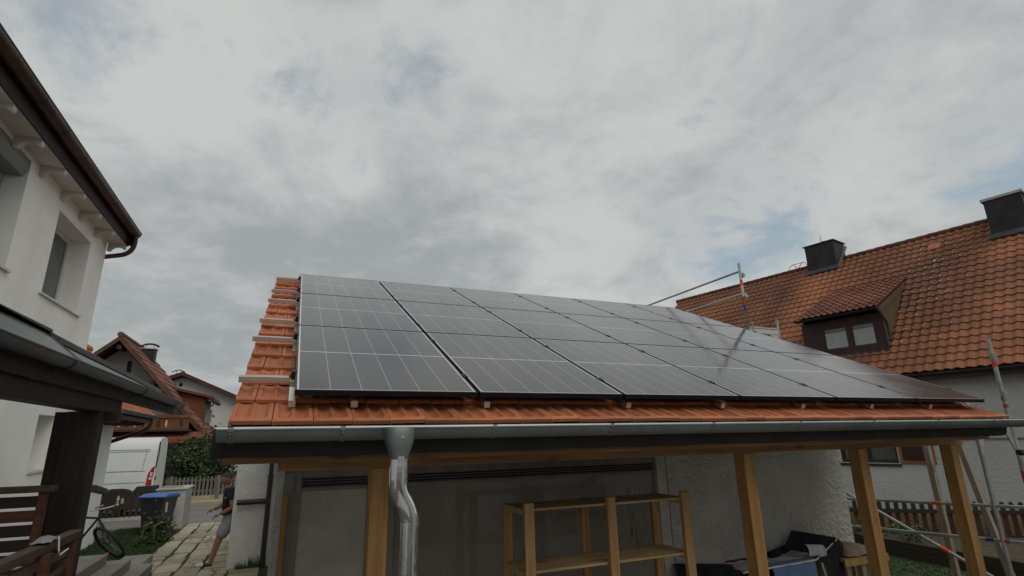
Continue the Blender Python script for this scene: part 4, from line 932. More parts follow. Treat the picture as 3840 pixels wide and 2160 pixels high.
g_ = MB(); g_.prism([(7.475, 4.049), (7.68, 4.049), (7.475, 3.85)], 'y', 6.892, 6.908); g_.prism([(8.155, 4.049), (7.95, 4.049), (8.155, 3.85)], 'y', 6.892, 6.908); g_.build('gusset', 'galva_light', sf)
MB().box(7.50, 8.13, 6.93, 12.4, 3.98, 4.03).build('deck', 'galva_light', sf)
MB().tube([(7.50, 6.86, 4.25), (7.54, 6.86, 4.18), (7.56, 6.87, 4.10)], .008, 6).build('lock_pin', 'galva_light', sf)
upright(7.45, 3.82, 2.42, ())
u4 = upright(8.15, 3.8, 3.43, ((3.08, .10, 'orange'), (2.665, .055, 'blueband'), (2.58, .045, 'redband'), (1.72, .13, 'redband')))
for z_ in (3.19, 2.72):
    w_ = MB().box(8.115, 8.135, 3.75, 3.79, z_ - .05, z_ + .04); w_.tube([(8.12, 3.77, z_ - .06), (8.12, 3.77, z_ + .06)], .018, 8); w_.build('wedge_lock', 'galva', sf, smooth=True)
MB().box(7.47, 8.13, 3.80, 3.83, 2.33, 2.38).build('transom', 'galva', sf)
MB().prism([(7.474, 2.329), (7.62, 2.329), (7.474, 2.10)], 'y', 3.808, 3.822).build('gusset', 'galva', sf); MB().prism([(8.126, 2.329), (7.98, 2.329), (8.126, 2.06)], 'y', 3.798, 3.812).build('gusset', 'galva', sf)
cn = MB().tube([(7.97, 3.70, 2.065), (8.9, 3.62, 2.045)], .022, 10).build('console', 'galva_light', sf, smooth=True)
MB().tube([(7.95, 3.70, 2.065), (8.03, 3.695, 2.063)], .034, 10).build('rubber_cap', 'rubber', cn, smooth=True)
t1 = MB().tube([(7.45, 6.9, 1.37), (7.45, 3.2, 1.53)], .019, 12).build('guard_rail', 'galva', sf, smooth=True)
MB().tube([(7.45, 4.47, 1.475), (7.45, 4.37, 1.479)], .0205, 12).build('colour_band', 'orange', t1)
t2 = MB().tube([(7.45, 6.9, 1.01), (7.45, 3.2, 1.17)], .019, 12).build('guard_rail', 'galva', sf, smooth=True)
MB().tube([(7.45, 3.98, 1.136), (7.45, 3.90, 1.14)], .0205, 12).build('colour_band', 'blueband', t2); MB().tube([(7.45, 3.80, 1.144), (7.45, 3.75, 1.146)], .0205, 12).build('colour_band', 'redband', t2)
t3 = MB().tube([(8.18, 6.9, 1.79), (8.18, 3.8, .30)], .022, 12).build('diagonal_brace', 'galva', sf, smooth=True)
MB().tube([(8.18, 4.93, .844), (8.18, 4.83, .796)], .0235, 12).build('colour_band', 'orange', t3); MB().tube([(8.18, 4.60, .685), (8.18, 4.54, .656)], .0235, 12).build('colour_band', 'blueband', t3)

# ================================================================== street side: houses, van, fences
bh = thing('chalet_house', 'brown gabled house with orange verge tiles and a carved timber balcony', 'house', (-7.5, 32, 0))
GX, GZ_ = -7.46, 7.36; kr, kl = 1.13, .955
def zr_(x_): return GZ_ - (x_ - GX) * kr if x_ > GX else GZ_ - (GX - x_) * kl
MB().prism([(-12.2, 0), (-4.3, 0), (-4.3, 3.4), (GX, 6.95), (-12.2, 2.7)], 'y', 30.9, 35.5).build('wall', 'house_wall', bh)
hs = MB(); hs.add([(GX, 29.9, GZ_), (-3.30, 29.9, zr_(-3.30)), (-3.30, 35.9, zr_(-3.30)), (GX, 35.9, GZ_)], [(0, 1, 2, 3)], .5)
for j in range(13):                                       # verge tiles, step by step
    x0, x1 = GX + j * .32, GX + (j + 1) * .32
    for i in range(10): hs.add([(x0, 29.88 + i * .6, zr_(x0) + .03), (x1 + .02, 29.88 + i * .6, zr_(x1) + .09), (x1 + .02, 30.46 + i * .6, zr_(x1) + .09), (x0, 30.46 + i * .6, zr_(x0) + .03), (x1 + .02, 29.88 + i * .6, zr_(x1)), (x1 + .02, 30.46 + i * .6, zr_(x1)), (x0, 29.88 + i * .6, zr_(x0) - .02)], [(0, 1, 2, 3), (1, 4, 5, 2), (0, 6, 4, 1)])
hs.add([(GX, 29.9, GZ_), (-12.3, 29.9, zr_(-12.3)), (-12.3, 35.9, zr_(-12.3)), (GX, 35.9, GZ_)], [(3, 2, 1, 0)], .5)
rfb = hs.build('roof', 'far_tile', bh, normals=False)
MB().tube([(GX, 29.85, GZ_ + .04), (GX, 35.9, GZ_ + .04)], .13, 10).build('ridge_tiles', 'roof_edge', rfb, smooth=True)
for s_, xe in ((1, -3.30), (-1, -12.3)):
    MB().prism([(GX, GZ_ - .01), (xe, zr_(xe) - .01), (xe, zr_(xe) - .22), (GX, GZ_ - .24)], 'y', 29.86, 29.93).build('verge_board', 'roof_edge', rfb)
    MB().prism([(GX, GZ_ - .06), (xe, zr_(xe) - .06), (xe, zr_(xe) - .16), (GX, GZ_ - .16)], 'y', 29.94, 35.85).build('roof_deck', 'dormer_wood', rfb)
for x_, z_ in ((GX, 6.95), (-5.9, 5.3), (-9.5, 5.0)): MB().box(x_ - .1, x_ + .1, 30.0, 30.9, z_ - .22, z_ - .02).build('purlin_end', 'dormer_wood', bh)
MB().box(-7.22, -7.05, 30.86, 30.90, 5.72, 6.28).build('window', 'slot', bh)
c_ = MB().box(-7.26, -6.62, 33, 33.6, 5.8, 7.22).build('chimney', 'slate', bh)
MB().box(-7.32, -6.56, 32.94, 33.66, 7.221, 7.26).build('chimney_cap', 'cap_light', c_)
ar = MB(); pr = [(-7.20 + .30 + .34 * math.cos(R(a)) * -1, 7.40 + .13 * math.sin(R(a))) for a in range(0, 181, 20)]
ar.tube([(x_, 33.3, z_) for x_, z_ in [(pr[0][0] - .07, pr[0][1] + .05)] + pr + [(pr[-1][0] + .07, pr[-1][1] + .05)]], .05, 8); ar.build('wind_cover', 'slate', c_, smooth=True)
for x_ in (-7.08, -6.74): MB().tube([(x_, 33.3, 7.26), (x_, 33.3, 7.46)], .02, 6).build('cover_leg', 'cap_light', c_)
# dormer on its right slope
dd = MB(); dd.prism([(-5.5, 5.1), (-3.95, 4.66), (-3.95, 3.35), (-5.5, 4.3)], 'y', 33.0, 35.6); dd = dd.build('dormer', 'balcony', bh)
MB().prism([(-5.7, 5.30), (-3.60, 4.80), (-3.55, 4.66), (-5.7, 5.16)], 'y', 32.7, 35.9).build('dormer_roof', 'roof_dark', dd)
MB().prism([(-3.75, 4.70), (-3.50, 4.66), (-3.47, 4.50), (-3.62, 4.46), (-3.75, 4.56)], 'y', 32.68, 35.9).build('dormer_gutter', 'slate', dd)
MB().tube([(-3.52, 32.75, 4.5), (-3.55, 32.75, 4.30), (-3.9, 32.8, 4.18)], .04, 8).build('dormer_downpipe', 'lead', dd, smooth=True)
MB().box(-3.90, -3.60, 33.2, 33.3, 3.45, 4.10).build('window', 'grey_box', dd)
# balcony with carved slots, awning band below
by = 29.2
MB().box(-12.0, -4.05, by, by + .06, 3.02, 3.52).build('balcony', 'balcony', bh)
bo = [o for o in bh.children if o.name.startswith('balcony')][0]
MB().box(-12.0, -4.0, by - .05, by + .12, 3.521, 3.66).build('balcony_rail', 'balcony', bo); MB().box(-12.0, -4.0, by - .03, by + 1.6, 2.93, 3.019).build('balcony_floor', 'dormer_wood', bo)
for k, x_ in enumerate((-4.95, -5.55, -6.15, -6.75, -7.35)):
    for z_ in (3.16, 3.24, 3.32, 3.40): MB().disc((x_, by - .006, z_), .035 if z_ in (3.16, 3.40) else .048, 'y', .01, 10).build('ornament', 'ornament', bo)
for x_ in (-4.35, -5.25, -5.85, -6.45): MB().box(x_ - .06, x_ + .06, by - .02, by - .001, 3.14, 3.44).build('slot_board', 'dormer_wood', bo)
MB().prism([(29.1, 2.42), (29.1, 2.60), (29.9, 2.92), (30.8, 2.92), (30.8, 2.85)], 'x', -12, -2.9).build('awning', 'awning', bh)
MB().box(-11.5, -4.6, 30.84, 30.899, 0.1, 2.4).build('shop_window', 'glass_dark', bh)
MB().box(-3.9, -2.9, 30.2, 36, 0, 2.8).build('side_room', 'glass_dark', bh)

wf = thing('far_house', 'distant white gabled house with dark red roof behind the brown house', 'house', (-5.5, 48, 0))
MB().prism([(-9.6, 0), (0, 0), (0, 4.3), (-7.09, 7.1), (-9.6, 6.0)], 'y', 45.6, 56).build('wall', 'house_white', wf)
MB().prism([(-10.2, 6.2), (-7.09, 7.42), (.6, 4.02), (.6, 3.78), (-7.09, 7.16), (-10.2, 5.96)], 'y', 44.9, 56.5).build('roof', 'roof_dark', wf)
MB().box(-7.28, -7.08, 45.55, 45.599, 6.42, 6.66).build('window', 'slot', wf)
c_ = MB().box(-7.95, -7.5, 47.2, 47.8, 6.5, 7.5).build('chimney', 'dormer_wood', wf)
MB().tube([(-8.2 + .1 * k, 47.5, 7.66 + .16 * math.sin(math.pi * k / 9)) for k in range(10)], .035, 6).build('wind_cover', 'slate', c_, smooth=True)
for x_ in (-7.9, -7.55): MB().tube([(x_, 47.5, 7.5), (x_, 47.5, 7.76)], .02, 6).build('cover_leg', 'slate', c_)

# hedge and pale picket fence across the road
hd = thing('hedge_bush', 'tall dark green bush behind the pale picket fence across the road', 'bush', (-2.8, 28, 0))
mb = MB(); foliage(mb, (-2.9, 28.1, 1.45), (1.75, .9, 1.15), 5200, .085, 34, seed=3); mb.build('foliage', 'leaf_dark', hd, normals=False)
mb = MB(); foliage(mb, (-3.2, 27.5, 1.6), (1.1, .5, .95), 1500, .075, 16, seed=8)
rr = random.Random(6)
for _ in range(16):
    x_ = rr.uniform(-3.9, -1.6); z0_, z1_ = 2.2, rr.uniform(2.6, 3.15)
    for k in range(22):
        t = rr.random(); q = Vector((x_ + .12 * t * math.sin(x_ * 9), 27.8 + rr.uniform(-.05, .05), z0_ + (z1_ - z0_) * t)); a = Vector((rr.uniform(-1, 1), rr.uniform(-1, 1), rr.uniform(0, 1))).normalized(); b = a.orthogonal().normalized()
        mb.add([q, q + a * .05 + b * .018, q + a * .1, q + a * .05 - b * .018], [(0, 1, 2, 3)], rr.random())
mb.build('twigs', 'leaf', hd, normals=False)
s_ = MB()
for k in range(7): s_.tube([(-4.1 + k * .35, 28, 0), (-4.0 + k * .35, 28.1, 1.0), (-4.1 + k * .36, 28, 1.9)], [.04, .025, .01], 6)
s_.build('stems', 'bark', hd)
pk = thing('pale_fence', 'weathered grey picket fence in front of the bush across the road', 'fence', (-3, 26.95, 0))
for k in range(19):
    x_ = -4.25 + k * .147
    MB().prism([(x_, .22), (x_ + .085, .22), (x_ + .085, .98), (x_ + .0425, 1.03), (x_, .98)], 'y', 26.95, 26.975).build('picket', 'fence_grey', pk)
for z_ in (.42, .84): MB().box(-4.3, -1.5, 26.98, 27.02, z_, z_ + .07).build('rail', 'fence_grey', pk)
for x_ in (-4.15, -2.40): MB().box(x_, x_ + .15, 26.9, 26.94, .1, 1.06).build('post', 'fence_grey', pk)
tag(MB().box(-60, 1.5, 26.91, 27.1, .10, .26, .5).build('plinth_wall', 'kerb'), 'low yellowish stone plinth under the pale picket fence', 'wall')

# van
vn = thing('van', 'white panel van parked on the road, seen from its side near the tail', 'van', (-6.4, 23.9, 0)); van_shift = -.22
sec = [(0, .38), (0, 1.15), (.03, 1.55), (.09, 2.15), (.16, 2.45), (.30, 2.58), (.9, 2.62), (1.5, 2.58), (1.64, 2.45), (1.72, 2.15), (1.78, 1.55), (1.80, 1.15), (1.80, .38)]
body = MB(); xs = [-3.86, -3.82, -3.90, -7.4, -8.2, -8.9, -9.25, -9.3]
secs = []
for x_, sc_, zc in ((-3.80, .97, 1.0), (-3.84, 1.0, 1.0), (-7.6, 1.0, 1.0), (-8.3, .985, .88), (-8.9, .96, .52), (-9.25, .90, .46)):
    secs.append([(x_, 23.0 + .9 + (y_ - .9) * sc_, .38 + (z_ - .38) * (zc if z_ > .5 else 1)) for y_, z_ in sec])
n_ = len(sec)
body.add([p for s_ in secs for p in s_], [(i * n_ + k, i * n_ + (k + 1) % n_, (i + 1) * n_ + (k + 1) % n_, (i + 1) * n_ + k) for i in range(len(secs) - 1) for k in range(n_)] + [tuple(range(n_)), tuple((len(secs) - 1) * n_ + k for k in range(n_))])
body.build('body', 'van_white', vn, smooth=True, bevel=.02)
sm = MB()
for z_, xa, xb in ((1.48, -5.9, -4.10), (1.10, -5.9, -4.05)): sm.bar((xa, 22.995 + (.02 if z_ > 1.3 else 0), z_), (xb, 22.995 + (.02 if z_ > 1.3 else 0), z_), .012, .012)
for z_, dy in ((2.19, .09), (2.13, .085)): sm.bar((-7.2, 22.997 + dy, z_), (-4.05, 22.997 + dy, z_), .012, .010)
sm.bar((-4.20, 23.03, 1.52), (-4.14, 23.08, 2.12), .012, .010)
sm.build('panel_seam', 'van_seam', vn)
tl = MB().add([(-4.02, 22.985, 1.00), (-3.86, 22.985, 1.00), (-3.83, 23.02, 1.62), (-3.90, 23.02, 1.58), (-4.0, 23.0, 1.38), (-4.02, 23.06, 1.00), (-3.80, 23.06, 1.00), (-3.79, 23.1, 1.62), (-3.90, 23.1, 1.58), (-4.0, 23.06, 1.38)],
    [(0, 1, 2, 3, 4), (9, 8, 7, 6, 5), (0, 5, 6, 1), (1, 6, 7, 2), (2, 7, 8, 3), (3, 8, 9, 4), (4, 9, 5, 0)]).build('tail_light', 'red_lamp', vn)
MB().box(-3.95, -3.86, 22.975, 22.99, 1.18, 1.26).build('lamp_lens', 'lamp_clear', tl); MB().box(-3.93, -3.86, 22.98, 23.0, 1.30, 1.42).build('lamp_lens', 'lamp_clear', tl)
MB().tube([(-3.80, 23.05, 1.6), (-3.78, 23.1, 2.2), (-3.80, 23.18, 2.45)], .022, 8).build('door_seam', 'rubber', vn, smooth=True)
for z_ in (1.95, 1.15): MB().box(-3.80, -3.755, 23.05, 23.14, z_, z_ + .13).build('hinge', 'rim', vn)
MB().box(-9.1, -3.79, 23.01, 24.79, .26, .379).build('underbody', 'rubber', vn)
for x_ in (-4.95, -8.3):
    for y_ in (23.05, 24.75):
        w_ = MB().disc((x_, y_, .34), .34, 'y', .2, 28).build('wheel', 'rubber', vn, smooth=True)
        MB().disc((x_, y_ + (-.11 if y_ < 24 else .11), .34), .2, 'y', .03, 20).build('rim', 'rim', w_, smooth=True)
ac = MB(); ac.tube([(-4.95 + .42 * math.cos(R(a)), 22.99, .40 + .44 * math.sin(R(a)) * 1.25) for a in range(0, 181, 15)], .016, 6); ac.build('wheel_arch', 'van_white', vn, smooth=True)

for o in vn.children:                                      # nudge the whole van to its parking place
    o.matrix_basis = Matrix.Translation((van_shift, 0, 0))

# dark gate and fence on a concrete plinth
gf = thing('garden_fence', 'dark brown timber fence with arched gate board in front of the van', 'fence', (-4.6, 22, 0))
MB().box(-7.5, -3.65, 21.95, 22.12, 0, .10).build('plinth', 'concrete', gf)
for k in range(24):
    x_ = -7.4 + k * .158
    MB().box(x_, x_ + .085, 22.0, 22.025, .101, .34 + .0).build('picket', 'fence_dark', gf)
MB().box(-7.4, -3.70, 21.99, 22.03, .341, .84).build('board_panel', 'fence_dark', gf)
arc = [(-5.20, .841)] + [(-4.78 - .40 * math.cos(R(a)), .841 + .15 * math.sin(R(a))) for a in range(10, 171, 16)] + [(-4.36, .841)]
MB().prism(arc, 'y', 21.99, 22.03).build('arch_board', 'fence_dark', gf)
MB().prism([(-4.42, .841), (-4.28, 1.03), (-3.66, 1.05), (-3.66, .841)], 'y', 21.98, 22.04).build('sloping_board', 'slate', gf)
for k in range(9): MB().disc((-5.15 + k * .17, 21.985, .80 + (.07 if 1 < k < 4 else 0)), .035, 'y', .006, 10).build('scallop', 'slot', gf)
for z_, r_ in ((.74, .03), (.67, .042), (.59, .03), (.51, .042)): MB().disc((-4.745, 21.982, z_), r_, 'y', .01, 10).build('carving', 'ornament', gf)
MB().box(-4.66, -4.58, 21.978, 21.988, .53, .69).build('carving', 'kerb', gf)

# bin store and wheeled bin
bs = thing('bin_store', 'grey concrete bin store with metal door beside the stone path', 'cabinet', (-2.8, 19.3, 0))
MB().box(-3.14, -2.43, 18.7, 20.0, 0, 1.09).build('housing', 'concrete', bs, bevel=.01)
MB().box(-3.18, -2.39, 18.66, 20.04, 1.091, 1.13).build('cover', 'concrete', bs, bevel=.008)
MB().tube([(-2.85, 19.2, 1.13), (-2.85, 19.2, 1.165)], [.30, .27], 24).build('round_lid', 'step', bs, smooth=True)
MB().box(-2.429, -2.415, 18.82, 19.95, .06, 1.05).build('door', 'cabinet', bs, bevel=.004)
MB().box(-2.414, -2.405, 19.35, 19.55, .93, .95).build('handle', 'ornament', bs)
wb = thing('wheeled_bin', 'black wheeled bin with a bright blue lid beside the concrete bin store', 'bin', (-2.93, 18.0, 0), R(-20), world=False)
bb = MB(); lo, hi = (.22, .25), (.30, .36)
vs = [(sx * lo[0], sy * lo[1], .06) for sx, sy in ((-1, -1), (1, -1), (1, 1), (-1, 1))] + [(sx * hi[0], sy * hi[1], .98) for sx, sy in ((-1, -1), (1, -1), (1, 1), (-1, 1))]
bb.add(vs, [(0, 1, 2, 3), (7, 6, 5, 4)] + [(i, (i + 1) % 4, 4 + (i + 1) % 4, 4 + i) for i in range(4)])
bb.build('bin_body', 'bin_dark', wb, bevel=.02)
MB().box(-.33, .33, -.39, .39, .935, .981).build('bin_collar', 'bin_dark', wb, bevel=.01)
MB().prism([(-.41, .985), (.38, .985), (.40, 1.02), (.2, 1.07), (-.2, 1.075), (-.41, 1.02)], 'x', -.345, .345).build('lid', 'bin_blue', wb, bevel=.015)
MB().tube([(-.26, .44, 1.0), (.26, .44, 1.0)], .018, 8).build('grab_handle', 'bin_dark', wb, smooth=True)
for sx in (-1, 1): MB().disc((sx * .25, .26, .10), .10, 'x', .05, 18).build('wheel', 'rubber', wb, smooth=True)
MB().box(.285, .291, -.2, -.1, .6, .85).build('sticker', 'sticker', wb)

sk = thing('wooden_trestle', 'pair of bent wooden stakes standing on the lawn by the stone path', 'stake', (-2.75, 16.3, 0))
for a_, b_, c_ in (((-2.94, 16.35, 0), (-2.86, 16.1, .48), (-2.70, 16.0, .56)), ((-2.66, 16.4, 0), (-2.65, 16.1, .47), (-2.49, 16.0, .56))):
    m_ = MB().bar(a_, b_, .04, .03, (0, 1, 0)); m_.bar(b_, c_, .05, .03, (0, 0, 1)); m_.build('stake', 'pine_grey', sk)
plant('tomato_plant', 'bushy green plant growing around the wooden stakes on the lawn', 'plant', (-2.62, 16.6, .34), (.30, .28, .34), 900, .05, 'leaf', 31, clumps=16)
plant('low_plant', 'low green plants at the foot of the wooden stakes', 'plant', (-2.85, 16.2, .10), (.25, .2, .12), 260, .04, 'leaf', 32, stem=False)

# bicycle leaning at the end of the white wall
bc = thing('bicycle', 'black mountain bike leaning by the white wall with its front wheel on the slab', 'bicycle', (-3.2, 14.0, 0))
def wheel(c, ax, name='wheel'):
    c = Vector(c); ax = Vector(ax).normalized(); a = Vector((0, 0, 1)); a = (a - ax * a.dot(ax)).normalized(); b = ax.cross(a); rr_ = .365
    t = MB(); t.tube([c + (a * math.cos(2 * math.pi * k / 36) + b * math.sin(2 * math.pi * k / 36)) * rr_ for k in range(37)], .028, 10, cap=False)
    o = t.build(name, 'rubber', bc, smooth=True)
    t = MB(); t.tube([c + (a * math.cos(2 * math.pi * k / 36) + b * math.sin(2 * math.pi * k / 36)) * (rr_ - .035) for k in range(37)], .012, 6, cap=False); t.tube([c - ax * .04, c + ax * .04], .025, 10); t.build('rim', 'clamp_black', o, smooth=True)
    t = MB()
    for k in range(16): q = a * math.cos(math.pi * k / 8) + b * math.sin(math.pi * k / 8); t.tube([c + q * .02, c + q * (rr_ - .03)], .0018, 4)
    t.build('spokes', 'rim', o)
    t = MB().box(c.x - .02, c.x + .02, c.y - .004, c.y + .004, c.z - .22, c.z - .17); t.build('reflector', 'orange', o)
wheel((-2.93, 13.45, .53), (.60, .52, .61)); wheel((-3.90, 13.62, .50), (.25, .95, .15))
f = MB(); hd_, bbk, st_ = Vector((-3.20, 13.55, .98)), Vector((-3.55, 13.8, .48)), Vector((-3.72, 13.75, 1.02))
for a_, b_ in ((hd_, bbk), (hd_, st_), (st_, bbk), (bbk, Vector((-3.90, 13.62, .50))), (st_, Vector((-3.90, 13.62, .50)))): f.tube([a_, b_], .02, 8)
f.build('frame', 'clamp_black', bc, smooth=True)
f = MB(); f.tube([hd_, hd_ + Vector((.08, .02, -.12)), (-2.90, 13.48, .55)], .018, 8); f.tube([hd_, hd_ + Vector((.06, 0, -.12)), (-2.98, 13.42, .52)], .018, 8); f.build('fork', 'clamp_black', bc, smooth=True)
f = MB(); f.tube([(-3.42, 13.8, 1.10), (-3.2, 13.95, 1.12), (-3.08, 14.05, 1.15)], .016, 8); f.tube([(-3.36, 13.86, 1.14), (-3.22, 13.8, 1.19)], .018, 8); f.build('handlebar', 'zinc_rim', bc, smooth=True)
MB().prism([(-3.86, 1.05), (-3.58, 1.06), (-3.58, 1.10), (-3.86, 1.12)], 'y', 13.68, 13.82).build('saddle', 'rubber', bc)

# ================================================================== man walking behind the corner of the wing
def skin(name, parent, m_, pts, edges, radii, sub=2, root=0):
    me = bpy.data.meshes.new(name); me.from_pydata([tuple(p) for p in pts], edges, []); o = bpy.data.objects.new(name, me); col.objects.link(o)
    if parent is not None:
        o.parent = parent
        if parent.get('_w'): o.matrix_parent_inverse = parent.matrix_basis.inverted()
    md = o.modifiers.new('skin', 'SKIN'); md.use_smooth_shade = True
    for i, r_ in enumerate(radii):
        sv = me.skin_vertices[0].data[i]; sv.radius = (r_, r_) if isinstance(r_, (int, float)) else r_; sv.use_root = (i == root)
    o.modifiers.new('sub', 'SUBSURF').levels = sub; o.modifiers['sub'].render_levels = sub
    me.materials.append(M[m_]); return o
mn = thing('person', 'man in navy T-shirt and grey shorts stepping past the corner of the rear wing', 'person', (-.85, 13.1, 0))
J = dict(pel=(-.80, 13.1, .90), waist=(-.83, 13.1, 1.02), chest=(-.88, 13.1, 1.27), neck=(-.93, 13.1, 1.45), neck2=(-.96, 13.1, 1.51),
    hl=(-.82, 13.0, .87), kl=(-1.00, 12.98, .49), al=(-1.09, 12.98, .10), hr=(-.77, 13.2, .87), kr=(-.62, 13.22, .50), ar=(-.40, 13.22, .14),
    sl=(-.87, 12.91, 1.40), el=(-.80, 12.84, 1.10), wl=(-1.03, 12.88, .975), sr=(-.92, 13.29, 1.39), er=(-.99, 13.36, 1.12), wr=(-1.19, 13.28, 1.035),
    fl=(-1.12, 12.98, .055), tl=(-1.30, 12.97, .045), fr_=(-.44, 13.22, .07), tr=(-.58, 13.22, .035))
names = list(J); ix = {n: i for i, n in enumerate(names)}
ed = [('pel', 'waist'), ('waist', 'chest'), ('chest', 'neck'), ('neck', 'neck2'), ('pel', 'hl'), ('hl', 'kl'), ('kl', 'al'), ('pel', 'hr'), ('hr', 'kr'), ('kr', 'ar'), ('chest', 'sl'), ('sl', 'el'), ('el', 'wl'), ('chest', 'sr'), ('sr', 'er'), ('er', 'wr'), ('al', 'fl'), ('fl', 'tl'), ('ar', 'fr_'), ('fr_', 'tr')]
rd = dict(pel=(.15, .17), waist=(.15, .165), chest=(.15, .17), neck=.07, neck2=.068, hl=.11, kl=.072, al=.048, hr=.11, kr=.072, ar=.048, sl=.07, el=.052, wl=.036, sr=.07, er=.052, wr=.036, fl=.040, tl=.028, fr_=.04, tr=.028)
skin('body', mn, 'skin', [J[n] for n in names], [(ix[a], ix[b]) for a, b in ed], [rd[n] for n in names])
# head: ellipsoid with face, turned towards -x and bowed
def head():
    bm = bmesh.new(); bmesh.ops.create_uvsphere(bm, u_segments=28, v_segments=20, radius=1)
    for v in bm.verts:
        x_, y_, z_ = v.co; f_ = max(0, -x_)
        nx = x_ * .104; ny = y_ * .082 * (1 - .22 * max(0, -z_) * f_ ** .5); nz = z_ * .128
        if z_ < -.2 and x_ > .2: nx *= .8
        if f_ > .5:
            if abs(y_) < .16 and -.35 < z_ < .12: nx -= .020 * (1 - abs(y_) / .16) * (1 - abs((z_ + .18) / .24) ** 2 if abs(z_ + .18) < .24 else 0)
            if .12 < abs(y_) < .5 and .0 < z_ < .22: nx += .008
            if abs(y_) < .25 and -.62 < z_ < -.42: nx -= .004
        v.co = (nx, ny, nz)
    me = bpy.data.meshes.new('head'); bm.to_mesh(me); bm.free(); me.materials.append(M['skin'])
    for p_ in me.polygons: p_.use_smooth = True
    return me
HM = Matrix.Translation((-.985, 13.1, 1.635)) @ Matrix.Rotation(R(-22), 4, 'Y')
mpi = mn.matrix_basis.inverted()
ho = bpy.data.objects.new('head', head()); col.objects.link(ho); ho.parent = mn; ho.matrix_parent_inverse = mpi; ho.matrix_basis = HM
def hpart(name, mb, m_):
    o = mb.build(name, m_, None, smooth=True); o.parent = ho; return o
hb = MB()
for sy in (-1, 1): hpart('ear', MB().tube([(.012, sy * .080, -.03), (.005, sy * .092, -.005), (.015, sy * .090, .028)], [.012, .018, .012], 8), 'skin'); hpart('eye', MB().tube([(-.088, sy * .030, .012), (-.095, sy * .030, .012)], [.011, .006], 8), 'shoe_dark')
hpart('mouth', MB().tube([(-.089, -.022, -.062), (-.093, 0, -.064), (-.089, .022, -.062)], .004, 6), 'cloth_red')
bm = bmesh.new(); bmesh.ops.create_uvsphere(bm, u_segments=24, v_segments=16, radius=1)
bmesh.ops.delete(bm, geom=[v for v in bm.verts if v.co.z < .18 - .55 * max(-.4, v.co.x)], context='VERTS')
for v in bm.verts: v.co = (v.co.x * .110 + .002, v.co.y * .087, v.co.z * .134)
me = bpy.data.meshes.new('hair'); bm.to_mesh(me); bm.free(); me.materials.append(M['hair']); o = bpy.data.objects.new('hair', me); col.objects.link(o); o.parent = ho
for p_ in me.polygons: p_.use_smooth = True
# hands: palm and five separate curled fingers each
def hand(w_, d, side, name):
    w_, d = Vector(w_), Vector(d).normalized(); dn_ = Vector((0, 0, -1)); dn_ = (dn_ - d * dn_.dot(d)).normalized(); la = d.cross(dn_)
    pts = [w_, w_ + d * .045, w_ + d * .085]; e = [(0, 1), (1, 2)]; r_ = [.024, .030, .030]
    skin(name, mn, 'skin', pts, e, [(.022, .022), (.020, .034), (.016, .036)], 2)
    for k, (o_, l_) in enumerate(((-.028, .060), (-.010, .070), (.009, .066), (.027, .052))):
        b = w_ + d * .085 + la * o_; c1 = (d * .9 + dn_ * .35).normalized(); c2 = (d * .35 + dn_ * .9).normalized()
        skin('finger', mn, 'skin', [b - d * .02, b, b + c1 * l_ * .5, b + c1 * l_ * .5 + c2 * l_ * .5], [(0, 1), (1, 2), (2, 3)], [.009, .0095, .009, .0075], 1)
    b = w_ + d * .03 + la * side * .028
    skin('thumb', mn, 'skin', [b - la * side * .01, b, b + (d * .6 + la * side * .6 + dn_ * .3).normalized() * .032, b + (d * .9 + la * side * .2 + dn_ * .5).normalized() * .058], [(0, 1), (1, 2), (2, 3)], [.012, .012, .010, .008], 1)
hand(J['wl'], (-.9, .05, -.35), 1, 'hand'); hand(J['wr'], (-.8, -.1, -.35), -1, 'hand')
S = lambda n, dx=0, dz=0: (J[n][0] + dx, J[n][1], J[n][2] + dz)
def lerp(a, b, t): return tuple(J[a][i] + (J[b][i] - J[a][i]) * t for i in range(3))
skin('tshirt', mn, 'shirt', [S('pel', .0, .03), J['waist'], J['chest'], S('neck', 0, -.02), J['sl'], lerp('sl', 'el', .62), J['sr'], lerp('sr', 'er', .62)], [(0, 1), (1, 2), (2, 3), (2, 4), (4, 5), (2, 6), (6, 7)],
    [(.185, .21), (.185, .205), (.195, .215), .085, .105, .085, .105, .085])
skin('shorts', mn, 'shorts', [S('waist', 0, -.05), J['pel'], J['hl'], lerp('hl', 'kl', .97), J['hr'], lerp('hr', 'kr', .97)], [(0, 1), (1, 2), (2, 3), (1, 4), (4, 5)], [(.17, .19), (.185, .21), .15, .118, .15, .118])
for a_, f_, t_ in (('al', 'fl', 'tl'), ('ar', 'fr_', 'tr')):
    skin('shoe', mn, 'shoe_dark', [S(a_, .01, -.02), S(f_, .02, -.012), lerp(f_, t_, .5), J[t_]], [(0, 1), (1, 2), (2, 3)], [.046, .048, .047, .038], 2)
skin('toe_cap', mn, 'shoe_white', [lerp('fl', 'tl', .35), (-1.27, 12.965, .055), (-1.36, 12.96, .050)], [(0, 1), (1, 2)], [.049, .047, .032], 2)
pr_t = MB()
for k in range(7):
    a = R(150 - k * 20); x_, z_ = -.90 + .075 * math.cos(a), 1.255 + .045 * math.sin(a)
    pr_t.box(x_ - .009, x_ + .009, 12.885, 12.93, z_ - .014, z_ + .014)
pr_t.build('shirt_print', 'print_yellow', mn)

